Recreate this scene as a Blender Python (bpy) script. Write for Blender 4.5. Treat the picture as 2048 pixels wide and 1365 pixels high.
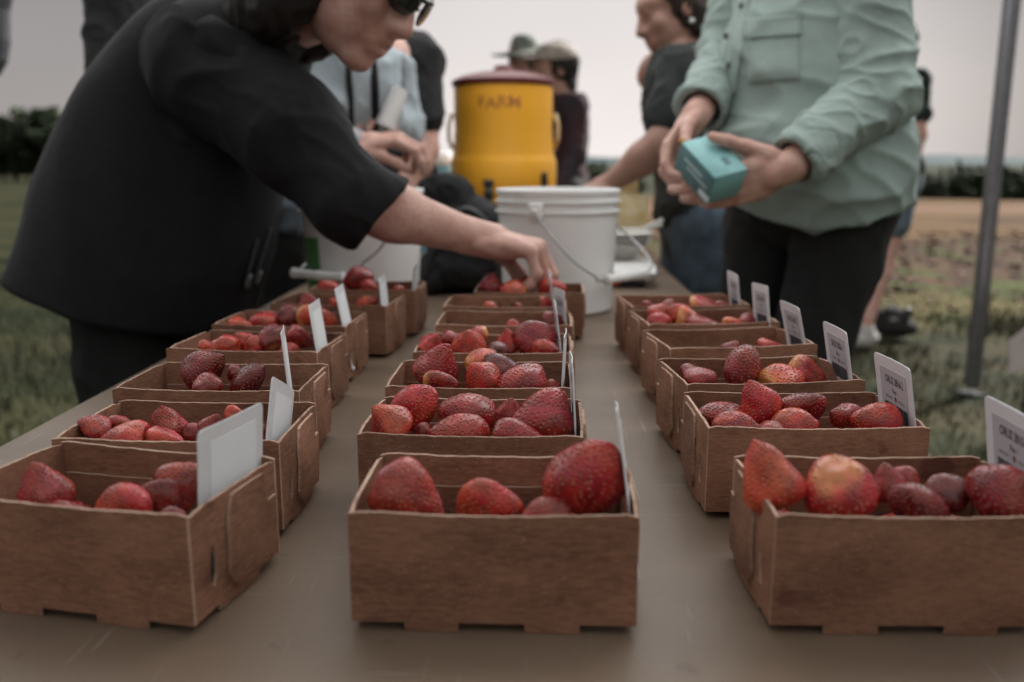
import bpy, bmesh, math, random
import numpy as np
from mathutils import Vector, Matrix
R = math.radians
random.seed(7); np.random.seed(7)
for o in list(bpy.data.objects): bpy.data.objects.remove(o, do_unlink=True)
scene = bpy.context.scene
COL = scene.collection

# ------------------------------------------------------------------ camera
TABLE = 0.74
CAMZ = 1.01
F_PX = 1800.0
PITCH, YAW = 11.4476, 1.7465
cam = bpy.data.cameras.new("camera"); camo = bpy.data.objects.new("camera", cam); COL.objects.link(camo)
cam.sensor_width = 36.0; cam.lens = 36.0 * F_PX / 2048.0
cam.clip_start = 0.01; cam.clip_end = 6000
camo.location = (0, 0, CAMZ); camo.rotation_euler = (R(90 - PITCH), 0, R(YAW))
cam.dof.use_dof = True; cam.dof.focus_distance = 0.76; cam.dof.aperture_fstop = 3.9; cam.dof.aperture_blades = 7
scene.camera = camo

# ------------------------------------------------------------------ sky and sun
SUN_EL, SUN_AZ = 42.0, 50.0          # azimuth measured from +Y towards +X
world = bpy.data.worlds.new("World"); scene.world = world; world.use_nodes = True
wn = world.node_tree.nodes; wl = world.node_tree.links; wn.clear()
w_out = wn.new("ShaderNodeOutputWorld"); w_bg = wn.new("ShaderNodeBackground"); w_bg.inputs[1].default_value = 0.10
sky = wn.new("ShaderNodeTexSky"); sky.sky_type = 'NISHITA'; sky.sun_disc = False
sky.sun_elevation = R(SUN_EL); sky.sun_rotation = R(SUN_AZ); sky.dust_density = 3.0; sky.air_density = 1.0
w_tc = wn.new("ShaderNodeTexCoord")
w_noise = wn.new("ShaderNodeTexNoise"); w_noise.inputs["Scale"].default_value = 1.6; w_noise.inputs["Detail"].default_value = 3
w_map = wn.new("ShaderNodeMapping"); w_map.inputs["Scale"].default_value = (1, 1, 2.5)
wl.new(w_tc.outputs["Generated"], w_map.inputs[0]); wl.new(w_map.outputs[0], w_noise.inputs["Vector"])
w_rng = wn.new("ShaderNodeMapRange"); w_rng.inputs[1].default_value = 0.3; w_rng.inputs[2].default_value = 0.7
w_rng.inputs[3].default_value = 0.92; w_rng.inputs[4].default_value = 1.08
wl.new(w_noise.outputs["Fac"], w_rng.inputs[0])
w_sep = wn.new("ShaderNodeSeparateXYZ"); wl.new(w_tc.outputs["Generated"], w_sep.inputs[0])
w_el = wn.new("ShaderNodeMapRange"); w_el.inputs[1].default_value = 0.0; w_el.inputs[2].default_value = 0.32
w_el.inputs[3].default_value = 1.0; w_el.inputs[4].default_value = 0.56
wl.new(w_sep.outputs[2], w_el.inputs[0])
w_dot = wn.new("ShaderNodeVectorMath"); w_dot.operation = 'DOT_PRODUCT'
w_dot.inputs[1].default_value = (math.sin(R(2)), math.cos(R(2)), 0.0)
wl.new(w_tc.outputs["Generated"], w_dot.inputs[0])
w_az = wn.new("ShaderNodeMapRange"); w_az.interpolation_type = 'SMOOTHSTEP'
w_az.inputs[1].default_value = 0.87; w_az.inputs[2].default_value = 1.0; w_az.inputs[3].default_value = 0.42; w_az.inputs[4].default_value = 1.0
wl.new(w_dot.outputs["Value"], w_az.inputs[0])
def wmul(a, b):
    m = wn.new("ShaderNodeMath"); m.operation = 'MULTIPLY'; wl.new(a, m.inputs[0]); wl.new(b, m.inputs[1]); return m.outputs[0]
w_v = wmul(wmul(w_rng.outputs[0], w_el.outputs[0]), w_az.outputs[0])
w_cl = wn.new("ShaderNodeVectorMath"); w_cl.operation = 'SCALE'; w_cl.inputs[0].default_value = (4.20, 3.88, 3.80)
wl.new(w_v, w_cl.inputs[3])
w_mix = wn.new("ShaderNodeMix"); w_mix.data_type = 'RGBA'; w_mix.inputs[0].default_value = 0.96
wl.new(sky.outputs[0], w_mix.inputs[6]); wl.new(w_cl.outputs[0], w_mix.inputs[7])
wl.new(w_mix.outputs[2], w_bg.inputs[0]); wl.new(w_bg.outputs[0], w_out.inputs[0])
sun = bpy.data.lights.new("sun", 'SUN'); sun.energy = 5.0; sun.angle = R(8); sun.color = (1.0, 0.97, 0.93)
suno = bpy.data.objects.new("sun", sun); COL.objects.link(suno)
sd = Vector((math.sin(R(SUN_AZ)) * math.cos(R(SUN_EL)), math.cos(R(SUN_AZ)) * math.cos(R(SUN_EL)), math.sin(R(SUN_EL))))
suno.rotation_euler = sd.to_track_quat('Z', 'Y').to_euler()
suno.location = (0, 0, 20)
scene.render.engine = 'CYCLES'
scene.cycles.use_denoising = True
scene.cycles.use_adaptive_sampling = True; scene.cycles.adaptive_threshold = .02
scene.cycles.max_bounces = 5; scene.cycles.diffuse_bounces = 3; scene.cycles.transparent_max_bounces = 8
scene.view_settings.view_transform = 'Standard'; scene.view_settings.look = 'None'
scene.view_settings.exposure = 1.15; scene.view_settings.gamma = 1.0

# ------------------------------------------------------------------ helpers
_M = Matrix.Rotation(R(YAW), 3, 'Z') @ Matrix.Rotation(R(90 - PITCH), 3, 'X')
def at(px, py, Y):
    """the point at distance Y down the table that the calibrated photograph shows at (px, py)"""
    v = _M @ Vector(((px - 1024.0) / F_PX, (682.5 - py) / F_PX, -1.0))
    return Vector((0, 0, CAMZ)) + v * (Y / v.y)
def tag(o, label=None, cat=None, group=None, kind=None):
    if label: o["label"] = label
    if cat: o["category"] = cat
    if group: o["group"] = group
    if kind: o["kind"] = kind
    return o
def empty(name, loc=(0, 0, 0), rz=0.0):
    o = bpy.data.objects.new(name, None); COL.objects.link(o); o.location = loc; o.rotation_euler = (0, 0, rz)
    o.empty_display_size = 0.05
    return o
def link(name, me, mats, parent=None, loc=None, rot=None):
    o = bpy.data.objects.new(name, me); COL.objects.link(o)
    if mats is not None:
        if len(me.materials) == 0:
            for m in (mats if isinstance(mats, (list, tuple)) else [mats]): me.materials.append(m)
    if parent: o.parent = parent
    if loc is not None: o.location = loc
    if rot is not None: o.rotation_euler = rot
    return o
def mesh(name, V, Fc, smooth=False, midx=None):
    me = bpy.data.meshes.new(name); me.from_pydata([tuple(v) for v in V], [], [tuple(f) for f in Fc])
    if midx is not None: me.polygons.foreach_set("material_index", np.asarray(midx, dtype=np.int32))
    if smooth: me.polygons.foreach_set("use_smooth", np.ones(len(me.polygons), dtype=bool))
    me.update(); return me
class MB:
    def __init__(s): s.v = []; s.f = []; s.m = []
    def add(s, V, Fc, m=0):
        n = len(s.v); s.v += [tuple(v) for v in V]; s.f += [tuple(i + n for i in f) for f in Fc]; s.m += [m] * len(Fc)
    def box(s, c, d, m=0, rot=None):
        x, y, z = d[0] / 2, d[1] / 2, d[2] / 2
        V = [Vector(p) for p in ((-x,-y,-z),(x,-y,-z),(x,y,-z),(-x,y,-z),(-x,-y,z),(x,-y,z),(x,y,z),(-x,y,z))]
        if rot is not None: V = [rot @ p for p in V]
        s.add([p + Vector(c) for p in V], [(0,3,2,1),(4,5,6,7),(0,1,5,4),(1,2,6,5),(2,3,7,6),(3,0,4,7)], m)
    def tube(s, pts, r, n=10, m=0, cap=True):
        pts = [Vector(p) for p in pts]; rr = r if isinstance(r, (list, tuple)) else [r] * len(pts)
        V = []; Fc = []; t0 = (pts[1] - pts[0]).normalized(); ref = Vector((0, 0, 1)) if abs(t0.z) < .9 else Vector((1, 0, 0))
        a = t0.cross(ref).normalized()
        for i, p in enumerate(pts):
            t = ((pts[min(i + 1, len(pts) - 1)] - pts[max(i - 1, 0)])).normalized()
            a = (a - t * a.dot(t)).normalized(); b = t.cross(a)
            for k in range(n):
                th = 2 * math.pi * k / n; V.append(p + (a * math.cos(th) + b * math.sin(th)) * rr[i])
        for i in range(len(pts) - 1):
            for k in range(n):
                k2 = (k + 1) % n; Fc.append((i*n+k, i*n+k2, (i+1)*n+k2, (i+1)*n+k))
        if cap: Fc.append(tuple(range(n))[::-1]); Fc.append(tuple((len(pts)-1)*n + k for k in range(n)))
        s.add(V, Fc, m)
    def lathe(s, prof, n=40, c=(0, 0, 0), m=0):
        V = []; Fc = []; c = Vector(c)
        for r, z in prof:
            for k in range(n):
                th = 2 * math.pi * k / n; V.append(c + Vector((r * math.cos(th), r * math.sin(th), z)))
        for i in range(len(prof) - 1):
            for k in range(n):
                k2 = (k + 1) % n; Fc.append((i*n+k, i*n+k2, (i+1)*n+k2, (i+1)*n+k))
        s.add(V, Fc, m)
    def build(s, name, mats, parent=None, smooth=False, loc=None, rot=None):
        return link(name, mesh(name, s.v, s.f, smooth, s.m), mats, parent, loc, rot)
def autosmooth(o, ang=40):
    me = o.data; me.polygons.foreach_set("use_smooth", np.ones(len(me.polygons), dtype=bool))
    try: me.set_sharp_from_angle(angle=R(ang))
    except Exception: pass
    return o
def bevel(o, w=.003, seg=2):
    bm = bmesh.new(); bm.from_mesh(o.data)
    es = [e for e in bm.edges if len(e.link_faces) == 2 and e.calc_face_angle(0) > .5]
    bmesh.ops.bevel(bm, geom=es, offset=w, segments=seg, affect='EDGES', profile=.5)
    bm.to_mesh(o.data); bm.free(); return autosmooth(o, 50)
# vectorised value noise
def _h(ix, iy, iz, seed):
    n = (ix * 374761393 + iy * 668265263 + iz * 2147483647 + seed * 1274126177).astype(np.int64) & 0xffffffff
    n = ((n ^ (n >> 13)) * 1274126177) & 0xffffffff
    n = ((n ^ (n >> 16)) * 2246822519) & 0xffffffff
    return (n & 0xffff) / 32767.5 - 1.0
def vnoise(P, freq=1.0, seed=0):
    P = np.asarray(P, dtype=np.float64) * freq
    I = np.floor(P).astype(np.int64); f = P - I; f = f * f * (3 - 2 * f)
    x, y, z = I[..., 0], I[..., 1], I[..., 2]; fx, fy, fz = f[..., 0], f[..., 1], f[..., 2]
    def g(a, b, c): return _h(x + a, y + b, z + c, seed)
    c00 = g(0,0,0)*(1-fx)+g(1,0,0)*fx; c10 = g(0,1,0)*(1-fx)+g(1,1,0)*fx
    c01 = g(0,0,1)*(1-fx)+g(1,0,1)*fx; c11 = g(0,1,1)*(1-fx)+g(1,1,1)*fx
    return (c00*(1-fy)+c10*fy)*(1-fz) + (c01*(1-fy)+c11*fy)*fz
def fbm(P, freq=1.0, seed=0, oct=3):
    v = 0; a = 1.0
    for i in range(oct): v = v + a * vnoise(P, freq * 2 ** i, seed + i); a *= .5
    return v

# ------------------------------------------------------------------ materials
def mat(name, col, rough=.6, var=.15, scale=20.0, stretch=(1, 1, 1), bump=0.0, bscale=60.0, spec=.4, metal=0.0, col2=None, detail=4.0, sheen=0.0, objrand=0.0, sss=0.0):
    m = bpy.data.materials.new(name); m.use_nodes = True
    nt = m.node_tree; n = nt.nodes; l = nt.links; b = n["Principled BSDF"]
    b.inputs["Roughness"].default_value = rough; b.inputs["Metallic"].default_value = metal
    b.inputs["Specular IOR Level"].default_value = spec
    if sheen: b.inputs["Sheen Weight"].default_value = sheen
    if sss:
        b.inputs["Subsurface Weight"].default_value = sss; b.inputs["Subsurface Radius"].default_value = (.006, .002, .001); b.inputs["Subsurface Scale"].default_value = 1.0
    tc = n.new("ShaderNodeTexCoord"); mp = n.new("ShaderNodeMapping"); mp.inputs["Scale"].default_value = stretch
    l.new(tc.outputs["Object"], mp.inputs[0])
    ns = n.new("ShaderNodeTexNoise"); ns.inputs["Scale"].default_value = scale; ns.inputs["Detail"].default_value = detail
    l.new(mp.outputs[0], ns.inputs["Vector"])
    mr = n.new("ShaderNodeMapRange"); mr.inputs[1].default_value = .28; mr.inputs[2].default_value = .72
    l.new(ns.outputs["Fac"], mr.inputs[0])
    mx = n.new("ShaderNodeMix"); mx.data_type = 'RGBA'
    c2 = col2 if col2 else tuple(min(1, c * (1 + var)) for c in col); c1 = col if col2 else tuple(c * (1 - var) for c in col)
    mx.inputs[6].default_value = (*c1, 1); mx.inputs[7].default_value = (*c2, 1)
    l.new(mr.outputs[0], mx.inputs[0]); out = mx.outputs[2]
    if objrand:
        oi = n.new("ShaderNodeObjectInfo"); hv = n.new("ShaderNodeHueSaturation"); r2 = n.new("ShaderNodeMapRange")
        r2.inputs[3].default_value = 1 - objrand; r2.inputs[4].default_value = 1 + objrand
        l.new(oi.outputs["Random"], r2.inputs[0]); l.new(r2.outputs[0], hv.inputs["Value"]); l.new(out, hv.inputs["Color"]); out = hv.outputs[0]
    l.new(out, b.inputs["Base Color"])
    if bump:
        nb = n.new("ShaderNodeTexNoise"); nb.inputs["Scale"].default_value = bscale; nb.inputs["Detail"].default_value = 3
        l.new(mp.outputs[0], nb.inputs["Vector"])
        bp = n.new("ShaderNodeBump"); bp.inputs["Strength"].default_value = bump; bp.inputs["Distance"].default_value = .004
        l.new(nb.outputs["Fac"], bp.inputs["Height"]); l.new(bp.outputs[0], b.inputs["Normal"])
    m["out"] = 0
    return m
def kraft(name, c1, c2, rim=False):
    m = bpy.data.materials.new(name); m.use_nodes = True
    nt = m.node_tree; n = nt.nodes; l = nt.links; b = n["Principled BSDF"]; b.inputs["Roughness"].default_value = .75; b.inputs["Specular IOR Level"].default_value = .25
    tc = n.new("ShaderNodeTexCoord"); oi = n.new("ShaderNodeObjectInfo")
    ad = n.new("ShaderNodeVectorMath"); ad.operation = 'ADD'; sc = n.new("ShaderNodeVectorMath"); sc.operation = 'SCALE'; sc.inputs[3].default_value = 7.3
    cb = n.new("ShaderNodeCombineXYZ"); 
    for i in range(3): l.new(oi.outputs["Random"], cb.inputs[i])
    l.new(cb.outputs[0], sc.inputs[0]); l.new(tc.outputs["Object"], ad.inputs[0]); l.new(sc.outputs[0], ad.inputs[1])
    def nz(scale, stretch, det=4):
        mp = n.new("ShaderNodeMapping"); mp.inputs["Scale"].default_value = stretch; l.new(ad.outputs[0], mp.inputs[0])
        t = n.new("ShaderNodeTexNoise"); t.inputs["Scale"].default_value = scale; t.inputs["Detail"].default_value = det; l.new(mp.outputs[0], t.inputs["Vector"]); return t.outputs["Fac"]
    st = nz(9, (1.2, 1.2, 22), 3); bl = nz(17, (.8, .8, 1.6), 5); fi = nz(500, (.25, .25, 1.4), 2)
    def rng(s, a, b_, c, d):
        r = n.new("ShaderNodeMapRange"); r.inputs[1].default_value = a; r.inputs[2].default_value = b_; r.inputs[3].default_value = c; r.inputs[4].default_value = d; l.new(s, r.inputs[0]); return r.outputs[0]
    def ma(op, a, b_):
        x = n.new("ShaderNodeMath"); x.operation = op; l.new(a, x.inputs[0])
        if isinstance(b_, float): x.inputs[1].default_value = b_
        else: l.new(b_, x.inputs[1])
        return x.outputs[0]
    fac = ma('ADD', ma('ADD', rng(st, .3, .7, 0, .08), rng(bl, .38, .66, 0, .42)), rng(fi, .3, .7, -.12, .36))
    mx = n.new("ShaderNodeMix"); mx.data_type = 'RGBA'; mx.inputs[6].default_value = (*c1, 1); mx.inputs[7].default_value = (*c2, 1); l.new(fac, mx.inputs[0])
    sp = rng(nz(700, (1, 1, 1), 1), .66, .74, 0, .6)
    m2 = n.new("ShaderNodeMix"); m2.data_type = 'RGBA'; l.new(sp, m2.inputs[0]); l.new(mx.outputs[2], m2.inputs[6]); m2.inputs[7].default_value = (.46, .30, .21, 1)
    m3 = n.new("ShaderNodeMix"); m3.data_type = 'RGBA'; l.new(rng(nz(23, (1, 1, 1), 2), .66, .72, 0, .55), m3.inputs[0]); l.new(m2.outputs[2], m3.inputs[6]); m3.inputs[7].default_value = (.085, .026, .020, 1); m2 = m3
    hv = n.new("ShaderNodeHueSaturation"); l.new(rng(oi.outputs["Random"], 0, 1, .82, 1.16), hv.inputs["Value"]); l.new(m2.outputs[2], hv.inputs["Color"])
    l.new(hv.outputs[0], b.inputs["Base Color"])
    bp = n.new("ShaderNodeBump"); bp.inputs["Strength"].default_value = .22; bp.inputs["Distance"].default_value = .0010
    l.new(ma('ADD', st, fi), bp.inputs["Height"]); l.new(bp.outputs[0], b.inputs["Normal"])
    return m
M = {}
M['kraft'] = kraft('kraft_board', (.165, .076, .046), (.39, .200, .126))
M['kraft_rim'] = kraft('kraft_cut_edge', (.34, .21, .15), (.62, .45, .35))
M['table'] = mat('table_tan', (.165, .115, .080), .42, .16, 3.0, (1, 5, 1), .12, 180, .4)
def table_wear(m):
    """scratches, dried juice spots and crumbs of dirt on the top"""
    n = m.node_tree.nodes; l = m.node_tree.links; b = n["Principled BSDF"]; src = b.inputs["Base Color"].links[0].from_socket
    tc = n.new("ShaderNodeTexCoord")
    def layer(src, scale, st, rot, lo, hi, col, amt, det=2):
        mp = n.new("ShaderNodeMapping"); mp.inputs["Scale"].default_value = st; mp.inputs["Rotation"].default_value = (0, 0, rot); l.new(tc.outputs["Object"], mp.inputs[0])
        t = n.new("ShaderNodeTexNoise"); t.inputs["Scale"].default_value = scale; t.inputs["Detail"].default_value = det; l.new(mp.outputs[0], t.inputs["Vector"])
        r = n.new("ShaderNodeMapRange"); r.inputs[1].default_value = lo; r.inputs[2].default_value = hi; r.inputs[4].default_value = amt; l.new(t.outputs["Fac"], r.inputs[0])
        x = n.new("ShaderNodeMix"); x.data_type = 'RGBA'; l.new(r.outputs[0], x.inputs[0]); l.new(src, x.inputs[6]); x.inputs[7].default_value = (*col, 1); return x.outputs[2]
    s_ = layer(src, 5, (1, 1, 1), 0, .45, .75, (.235, .170, .122), .5, 5)
    s_ = layer(s_, 7, (1, 1, 1), .4, .56, .74, (.12, .085, .068), .45, 6)
    s_ = layer(s_, 26, (14, .35, 1), .5, .70, .74, (.36, .31, .27), .5)
    s_ = layer(s_, 30, (.3, 12, 1), -.3, .71, .75, (.36, .31, .27), .45)
    s_ = layer(s_, 60, (1, 1, 1), 0, .73, .77, (.09, .05, .04), .35, 1)
    l.new(s_, b.inputs["Base Color"])
table_wear(M['table'])
M['steel'] = mat('painted_steel', (.17, .17, .18), .4, .12, 30, bump=.1, metal=.55)
M['darksteel'] = mat('dark_steel', (.06, .06, .065), .45, .2, 30)
def canopy_mat(nm='canopy_cloth', c=(.80, .80, .80), f=.94):
    m = mat(nm, c, .8, .05, 5); n = m.node_tree.nodes; l = m.node_tree.links
    t = n.new("ShaderNodeBsdfTranslucent"); t.inputs[0].default_value = (.91, .94, .96, 1); mx = n.new("ShaderNodeMixShader"); mx.inputs[0].default_value = f
    l.new(n["Principled BSDF"].outputs[0], mx.inputs[1]); l.new(t.outputs[0], mx.inputs[2]); l.new(mx.outputs[0], n["Material Output"].inputs[0]); return m
M['canopy'] = canopy_mat()
M['added_shade'] = canopy_mat('added_shade_cloth', (.34, .34, .35), .27)  # cloth of the added canopy that dims the near end
M['plastic_white'] = mat('white_pail_plastic', (.88, .88, .87), .35, .04, 12, bump=.05, bscale=200, sss=0)
M['wire'] = mat('bail_wire', (.42, .42, .43), .35, .1, 40, metal=.8)
M['green_label'] = mat('green_label_print', (.10, .33, .11), .5, .08, 20)
M['yellow'] = mat('yellow_cooler_plastic', (.92, .44, .035), .42, .06, 8, bump=.08, bscale=150)
M['red_lid'] = mat('red_lid_plastic', (.105, .012, .014), .4, .1, 10)
M['marker'] = mat('red_marker_ink', (.30, .075, .03), .6, .3, 60, col2=(.62, .25, .05))
M['black_plastic'] = mat('black_plastic', (.018, .018, .02), .4, .2, 30)
M['grey_plastic'] = mat('grey_plastic', (.13, .135, .14), .4, .1, 30)
M['black_cloth'] = mat('black_cloth', (.014, .014, .015), .9, .25, 60, bump=.2, bscale=300)
M['navy_cloth'] = mat('navy_wool', (.0085, .0085, .0105), .9, .25, 40, bump=.6, bscale=22)
M['black_trouser'] = mat('black_trouser_cloth', (.0125, .0125, .013), .85, .2, 40, bump=.2, bscale=250)
M['sage'] = mat('sage_shirt_cloth', (.29, .365, .340), .85, .07, 25, bump=.7, bscale=26, sheen=.1)
M['sage_dark'] = mat('sage_shirt_seam', (.20, .30, .265), .85, .07, 25, bump=.25, bscale=500)
M['denim'] = mat('blue_denim', (.075, .105, .14), .85, .35, 25, bump=.3, bscale=300)
M['dark_tee'] = mat('charcoal_tee', (.026, .030, .030), .9, .2, 30, bump=.2, bscale=300)
M['plaid'] = mat('dark_plaid_cloth', (.02, .02, .024), .9, .2, 9, col2=(.045, .010, .014), stretch=(1, 1, .5), detail=1)
M['pale_shirt'] = mat('pale_grey_shirt', (.40, .46, .50), .85, .08, 25, bump=.2, bscale=300)
M['grey_sleeve'] = mat('grey_knit', (.33, .33, .36), .9, .1, 25, bump=.2, bscale=300)
M['bluegrey'] = mat('blue_grey_cloth', (.12, .155, .19), .85, .15, 25, bump=.2, bscale=300)
M['teal_cloth'] = mat('teal_cloth', (.13, .24, .27), .85, .12, 25)
M['deep_green'] = mat('deep_green_cloth', (.022, .034, .032), .9, .2, 30)
M['felt_hat'] = mat('grey_green_hat', (.27, .29, .26), .9, .12, 40, bump=.2, bscale=300)
M['beige_cap'] = mat('beige_cap_cloth', (.36, .32, .28), .9, .1, 40, bump=.2, bscale=300)
M['hair'] = mat('dark_hair', (.011, .008, .007), .7, .4, 60, (1, 1, .12), .5, 200)
M['hair_brown'] = mat('brown_hair', (.028, .017, .012), .65, .4, 60, (1, 1, .12), .5, 200)
def skin(name, c, c2): return mat(name, c, .5, .1, 30, col2=c2, bump=.35, bscale=140, spec=.4, detail=8)
M['skin'] = skin('skin_pink', (.46, .235, .185), (.68, .43, .36))
M['skin_tan'] = skin('skin_tan', (.30, .16, .12), (.38, .21, .16))
M['skin_dark'] = skin('skin_face_warm', (.36, .185, .145), (.46, .25, .20))
M['lens'] = mat('dark_lens', (.01, .012, .012), .08, .05, 10, spec=.8)
M['paper'] = mat('white_paper', (.78, .78, .77), .7, .03, 30)
M['bowl'] = mat('white_bowl', (.72, .70, .67), .5, .04, 30)
M['packet'] = mat('yellow_packet', (.62, .40, .10), .45, .15, 34, col2=(.80, .70, .50))
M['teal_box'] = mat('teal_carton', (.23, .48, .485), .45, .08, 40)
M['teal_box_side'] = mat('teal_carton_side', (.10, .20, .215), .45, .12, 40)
M['teal_ink'] = mat('pale_print', (.55, .68, .68), .6, .05, 40)
M['bark'] = mat('bark', (.06, .045, .032), .9, .3, 12, bump=.5, bscale=20)
M['white_eye'] = mat('eye_white', (.6, .58, .55), .3, .05, 30)
M['sneaker'] = mat('grey_sneaker', (.42, .40, .39), .8, .15, 40)
M['gold'] = mat('gold_metal', (.6, .4, .12), .3, .1, 30, metal=.9)
M['chair'] = mat('pale_chair_cloth', (.52, .46, .44), .9, .06, 20)
M['nail'] = mat('fingernail', (.62, .42, .37), .25, .06, 40, spec=.6)
M['lip'] = mat('lip_pink', (.36, .14, .12), .4, .1, 40)
M['cookie'] = mat('biscuit', (.45, .22, .06), .8, .3, 60)

# ------------------------------------------------------------------ ground
def ground_h(X, Y):
    d = np.sqrt(X * X + Y * Y)
    fall = np.where(X > -2, 1.0, 0.25)
    z = -np.clip(d - 26, 0, None) * .055 * fall
    return np.maximum(z, -9.0)
def make_ground():
    xs = np.concatenate([-np.geomspace(3000, 8, 26), np.linspace(-7, 7, 57), np.geomspace(8, 3000, 26)])
    ys = np.concatenate([[-60, -20, -8], np.linspace(-5, 14, 77), np.geomspace(14.6, 4000, 60)])
    X, Y = np.meshgrid(xs, ys, indexing='ij')
    z = ground_h(X, Y) * np.clip(1.0, 0, 1)
    P = np.stack([X, Y, 0 * X], -1)
    near = np.clip(1 - np.hypot(X, Y) / 22, 0, 1)
    z = z + near * (.018 * vnoise(P, 1.1, 3) + .012 * vnoise(P, 3.0, 5)) * (np.hypot(X * .8, Y - 1.2) > 1.0)
    V = np.stack([X, Y, z], -1).reshape(-1, 3); ny = len(ys); Fc = []
    for i in range(len(xs) - 1):
        for j in range(ny - 1):
            a = i * ny + j; Fc.append((a, a + ny, a + ny + 1, a + 1))
    return mesh('ground', V, Fc, True)
def ground_mat():
    m = bpy.data.materials.new('field_ground'); m.use_nodes = True; nt = m.node_tree; n = nt.nodes; l = nt.links; b = n["Principled BSDF"]
    b.inputs["Roughness"].default_value = .95; b.inputs["Specular IOR Level"].default_value = .1
    g = n.new("ShaderNodeNewGeometry"); sx = n.new("ShaderNodeSeparateXYZ")
    def nz(scale, det=4, st=(1, 1, 1)):
        mp = n.new("ShaderNodeMapping"); mp.inputs["Scale"].default_value = st; l.new(g.outputs["Position"], mp.inputs[0])
        t = n.new("ShaderNodeTexNoise"); t.inputs["Scale"].default_value = scale; t.inputs["Detail"].default_value = det; l.new(mp.outputs[0], t.inputs["Vector"]); return t.outputs["Fac"]
    l.new(g.outputs["Position"], sx.inputs[0])
    def ma(op, a, b_):
        x = n.new("ShaderNodeMath"); x.operation = op
        for i, q in enumerate((a, b_)):
            if isinstance(q, (int, float)): x.inputs[i].default_value = q
            else: l.new(q, x.inputs[i])
        return x.outputs[0]
    def rng(s, a, b_, c=0., d=1.):
        r = n.new("ShaderNodeMapRange"); r.interpolation_type = 'SMOOTHSTEP'; r.inputs[1].default_value = a; r.inputs[2].default_value = b_; r.inputs[3].default_value = c; r.inputs[4].default_value = d; l.new(s, r.inputs[0]); return r.outputs[0]
    def mix(f, a, b_):
        x = n.new("ShaderNodeMix"); x.data_type = 'RGBA'; l.new(f, x.inputs[0])
        for i, q in ((6, a), (7, b_)):
            if isinstance(q, tuple): x.inputs[i].default_value = (*q, 1)
            else: l.new(q, x.inputs[i])
        return x.outputs[2]
    wob = ma('MULTIPLY', ma('SUBTRACT', nz(.6, 3), .5), 2.2)
    yy = ma('ADD', sx.outputs[1], wob)
    grass = mix(rng(nz(2.2, 5), .35, .65), (.013, .017, .007), (.042, .036, .019))
    soil = mix(rng(nz(3.5, 6), .35, .68), (.026, .013, .009), (.092, .047, .030))
    straw = mix(rng(nz(1.3, 8, (.25, 3.2, 1)), .40, .60), (.050, .028, .016), (.145, .088, .036))
    weed = mix(rng(nz(1.7, 4), .50, .60), soil, (.045, .060, .016))
    c = mix(rng(yy, 5.4, 6.2), grass, mix(rng(nz(1.2, 3), .42, .55), (.040, .048, .014), (.085, .072, .028)))
    c = mix(rng(yy, 6.8, 7.8), c, weed)
    c = mix(rng(yy, 11.0, 12.5), c, straw)
    c = mix(rng(yy, 17.5, 18.5), c, (.15, .09, .06))
    c = mix(rng(yy, 19.5, 20.5), c, straw)
    c = mix(rng(yy, 26, 40), c, (.026, .031, .016))
    left = mix(rng(nz(.8, 4, (.4, 1, 1)), .35, .65), (.011, .016, .006), (.034, .032, .014))
    c = mix(rng(sx.outputs[0], -.4, .4), left, c)
    l.new(c, b.inputs["Base Color"])
    bp = n.new("ShaderNodeBump"); bp.inputs["Strength"].default_value = .8; bp.inputs["Distance"].default_value = .05
    l.new(nz(9, 5), bp.inputs["Height"]); l.new(bp.outputs[0], b.inputs["Normal"])
    return m
tag(link('ground', make_ground(), ground_mat()), 'farm field of grass, tilled soil and straw strips', None, kind='structure')

# hills on the horizon
def make_hills(name, dist, seed, base, amp, x0, x1, colr):
    xs = np.linspace(x0, x1, 160); V = []; Fc = []
    for i, x in enumerate(xs):
        h = base + amp * (.6 * vnoise(np.array([x / dist * 6, 0, 0]), 1, seed) + .25 * vnoise(np.array([x / dist * 22, 0, 0]), 1, seed + 3) + .08 * vnoise(np.array([x / dist * 120, 0, 0]), 1, seed + 5))
        for k, t in enumerate((0, .3, .6, .85, 1.0)):
            V.append((x, dist + dist * .25 * t, -12 + (h + 12) * t ** .7))
        V.append((x, dist * 1.6, -12))
    n = 6
    for i in range(len(xs) - 1):
        for k in range(n - 1): Fc.append((i*n+k, (i+1)*n+k, (i+1)*n+k+1, i*n+k+1))
    return tag(link(name, mesh(name, V, Fc, True), mat(name + '_forest_haze_tint', colr, .95, .25, .01, bump=0)), kind='structure')
make_hills('hills', 1500, 4, 5, 14, -2200, 2600, (.026, .048, .053))  # distance haze is mixed into this forest colour as blue

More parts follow.
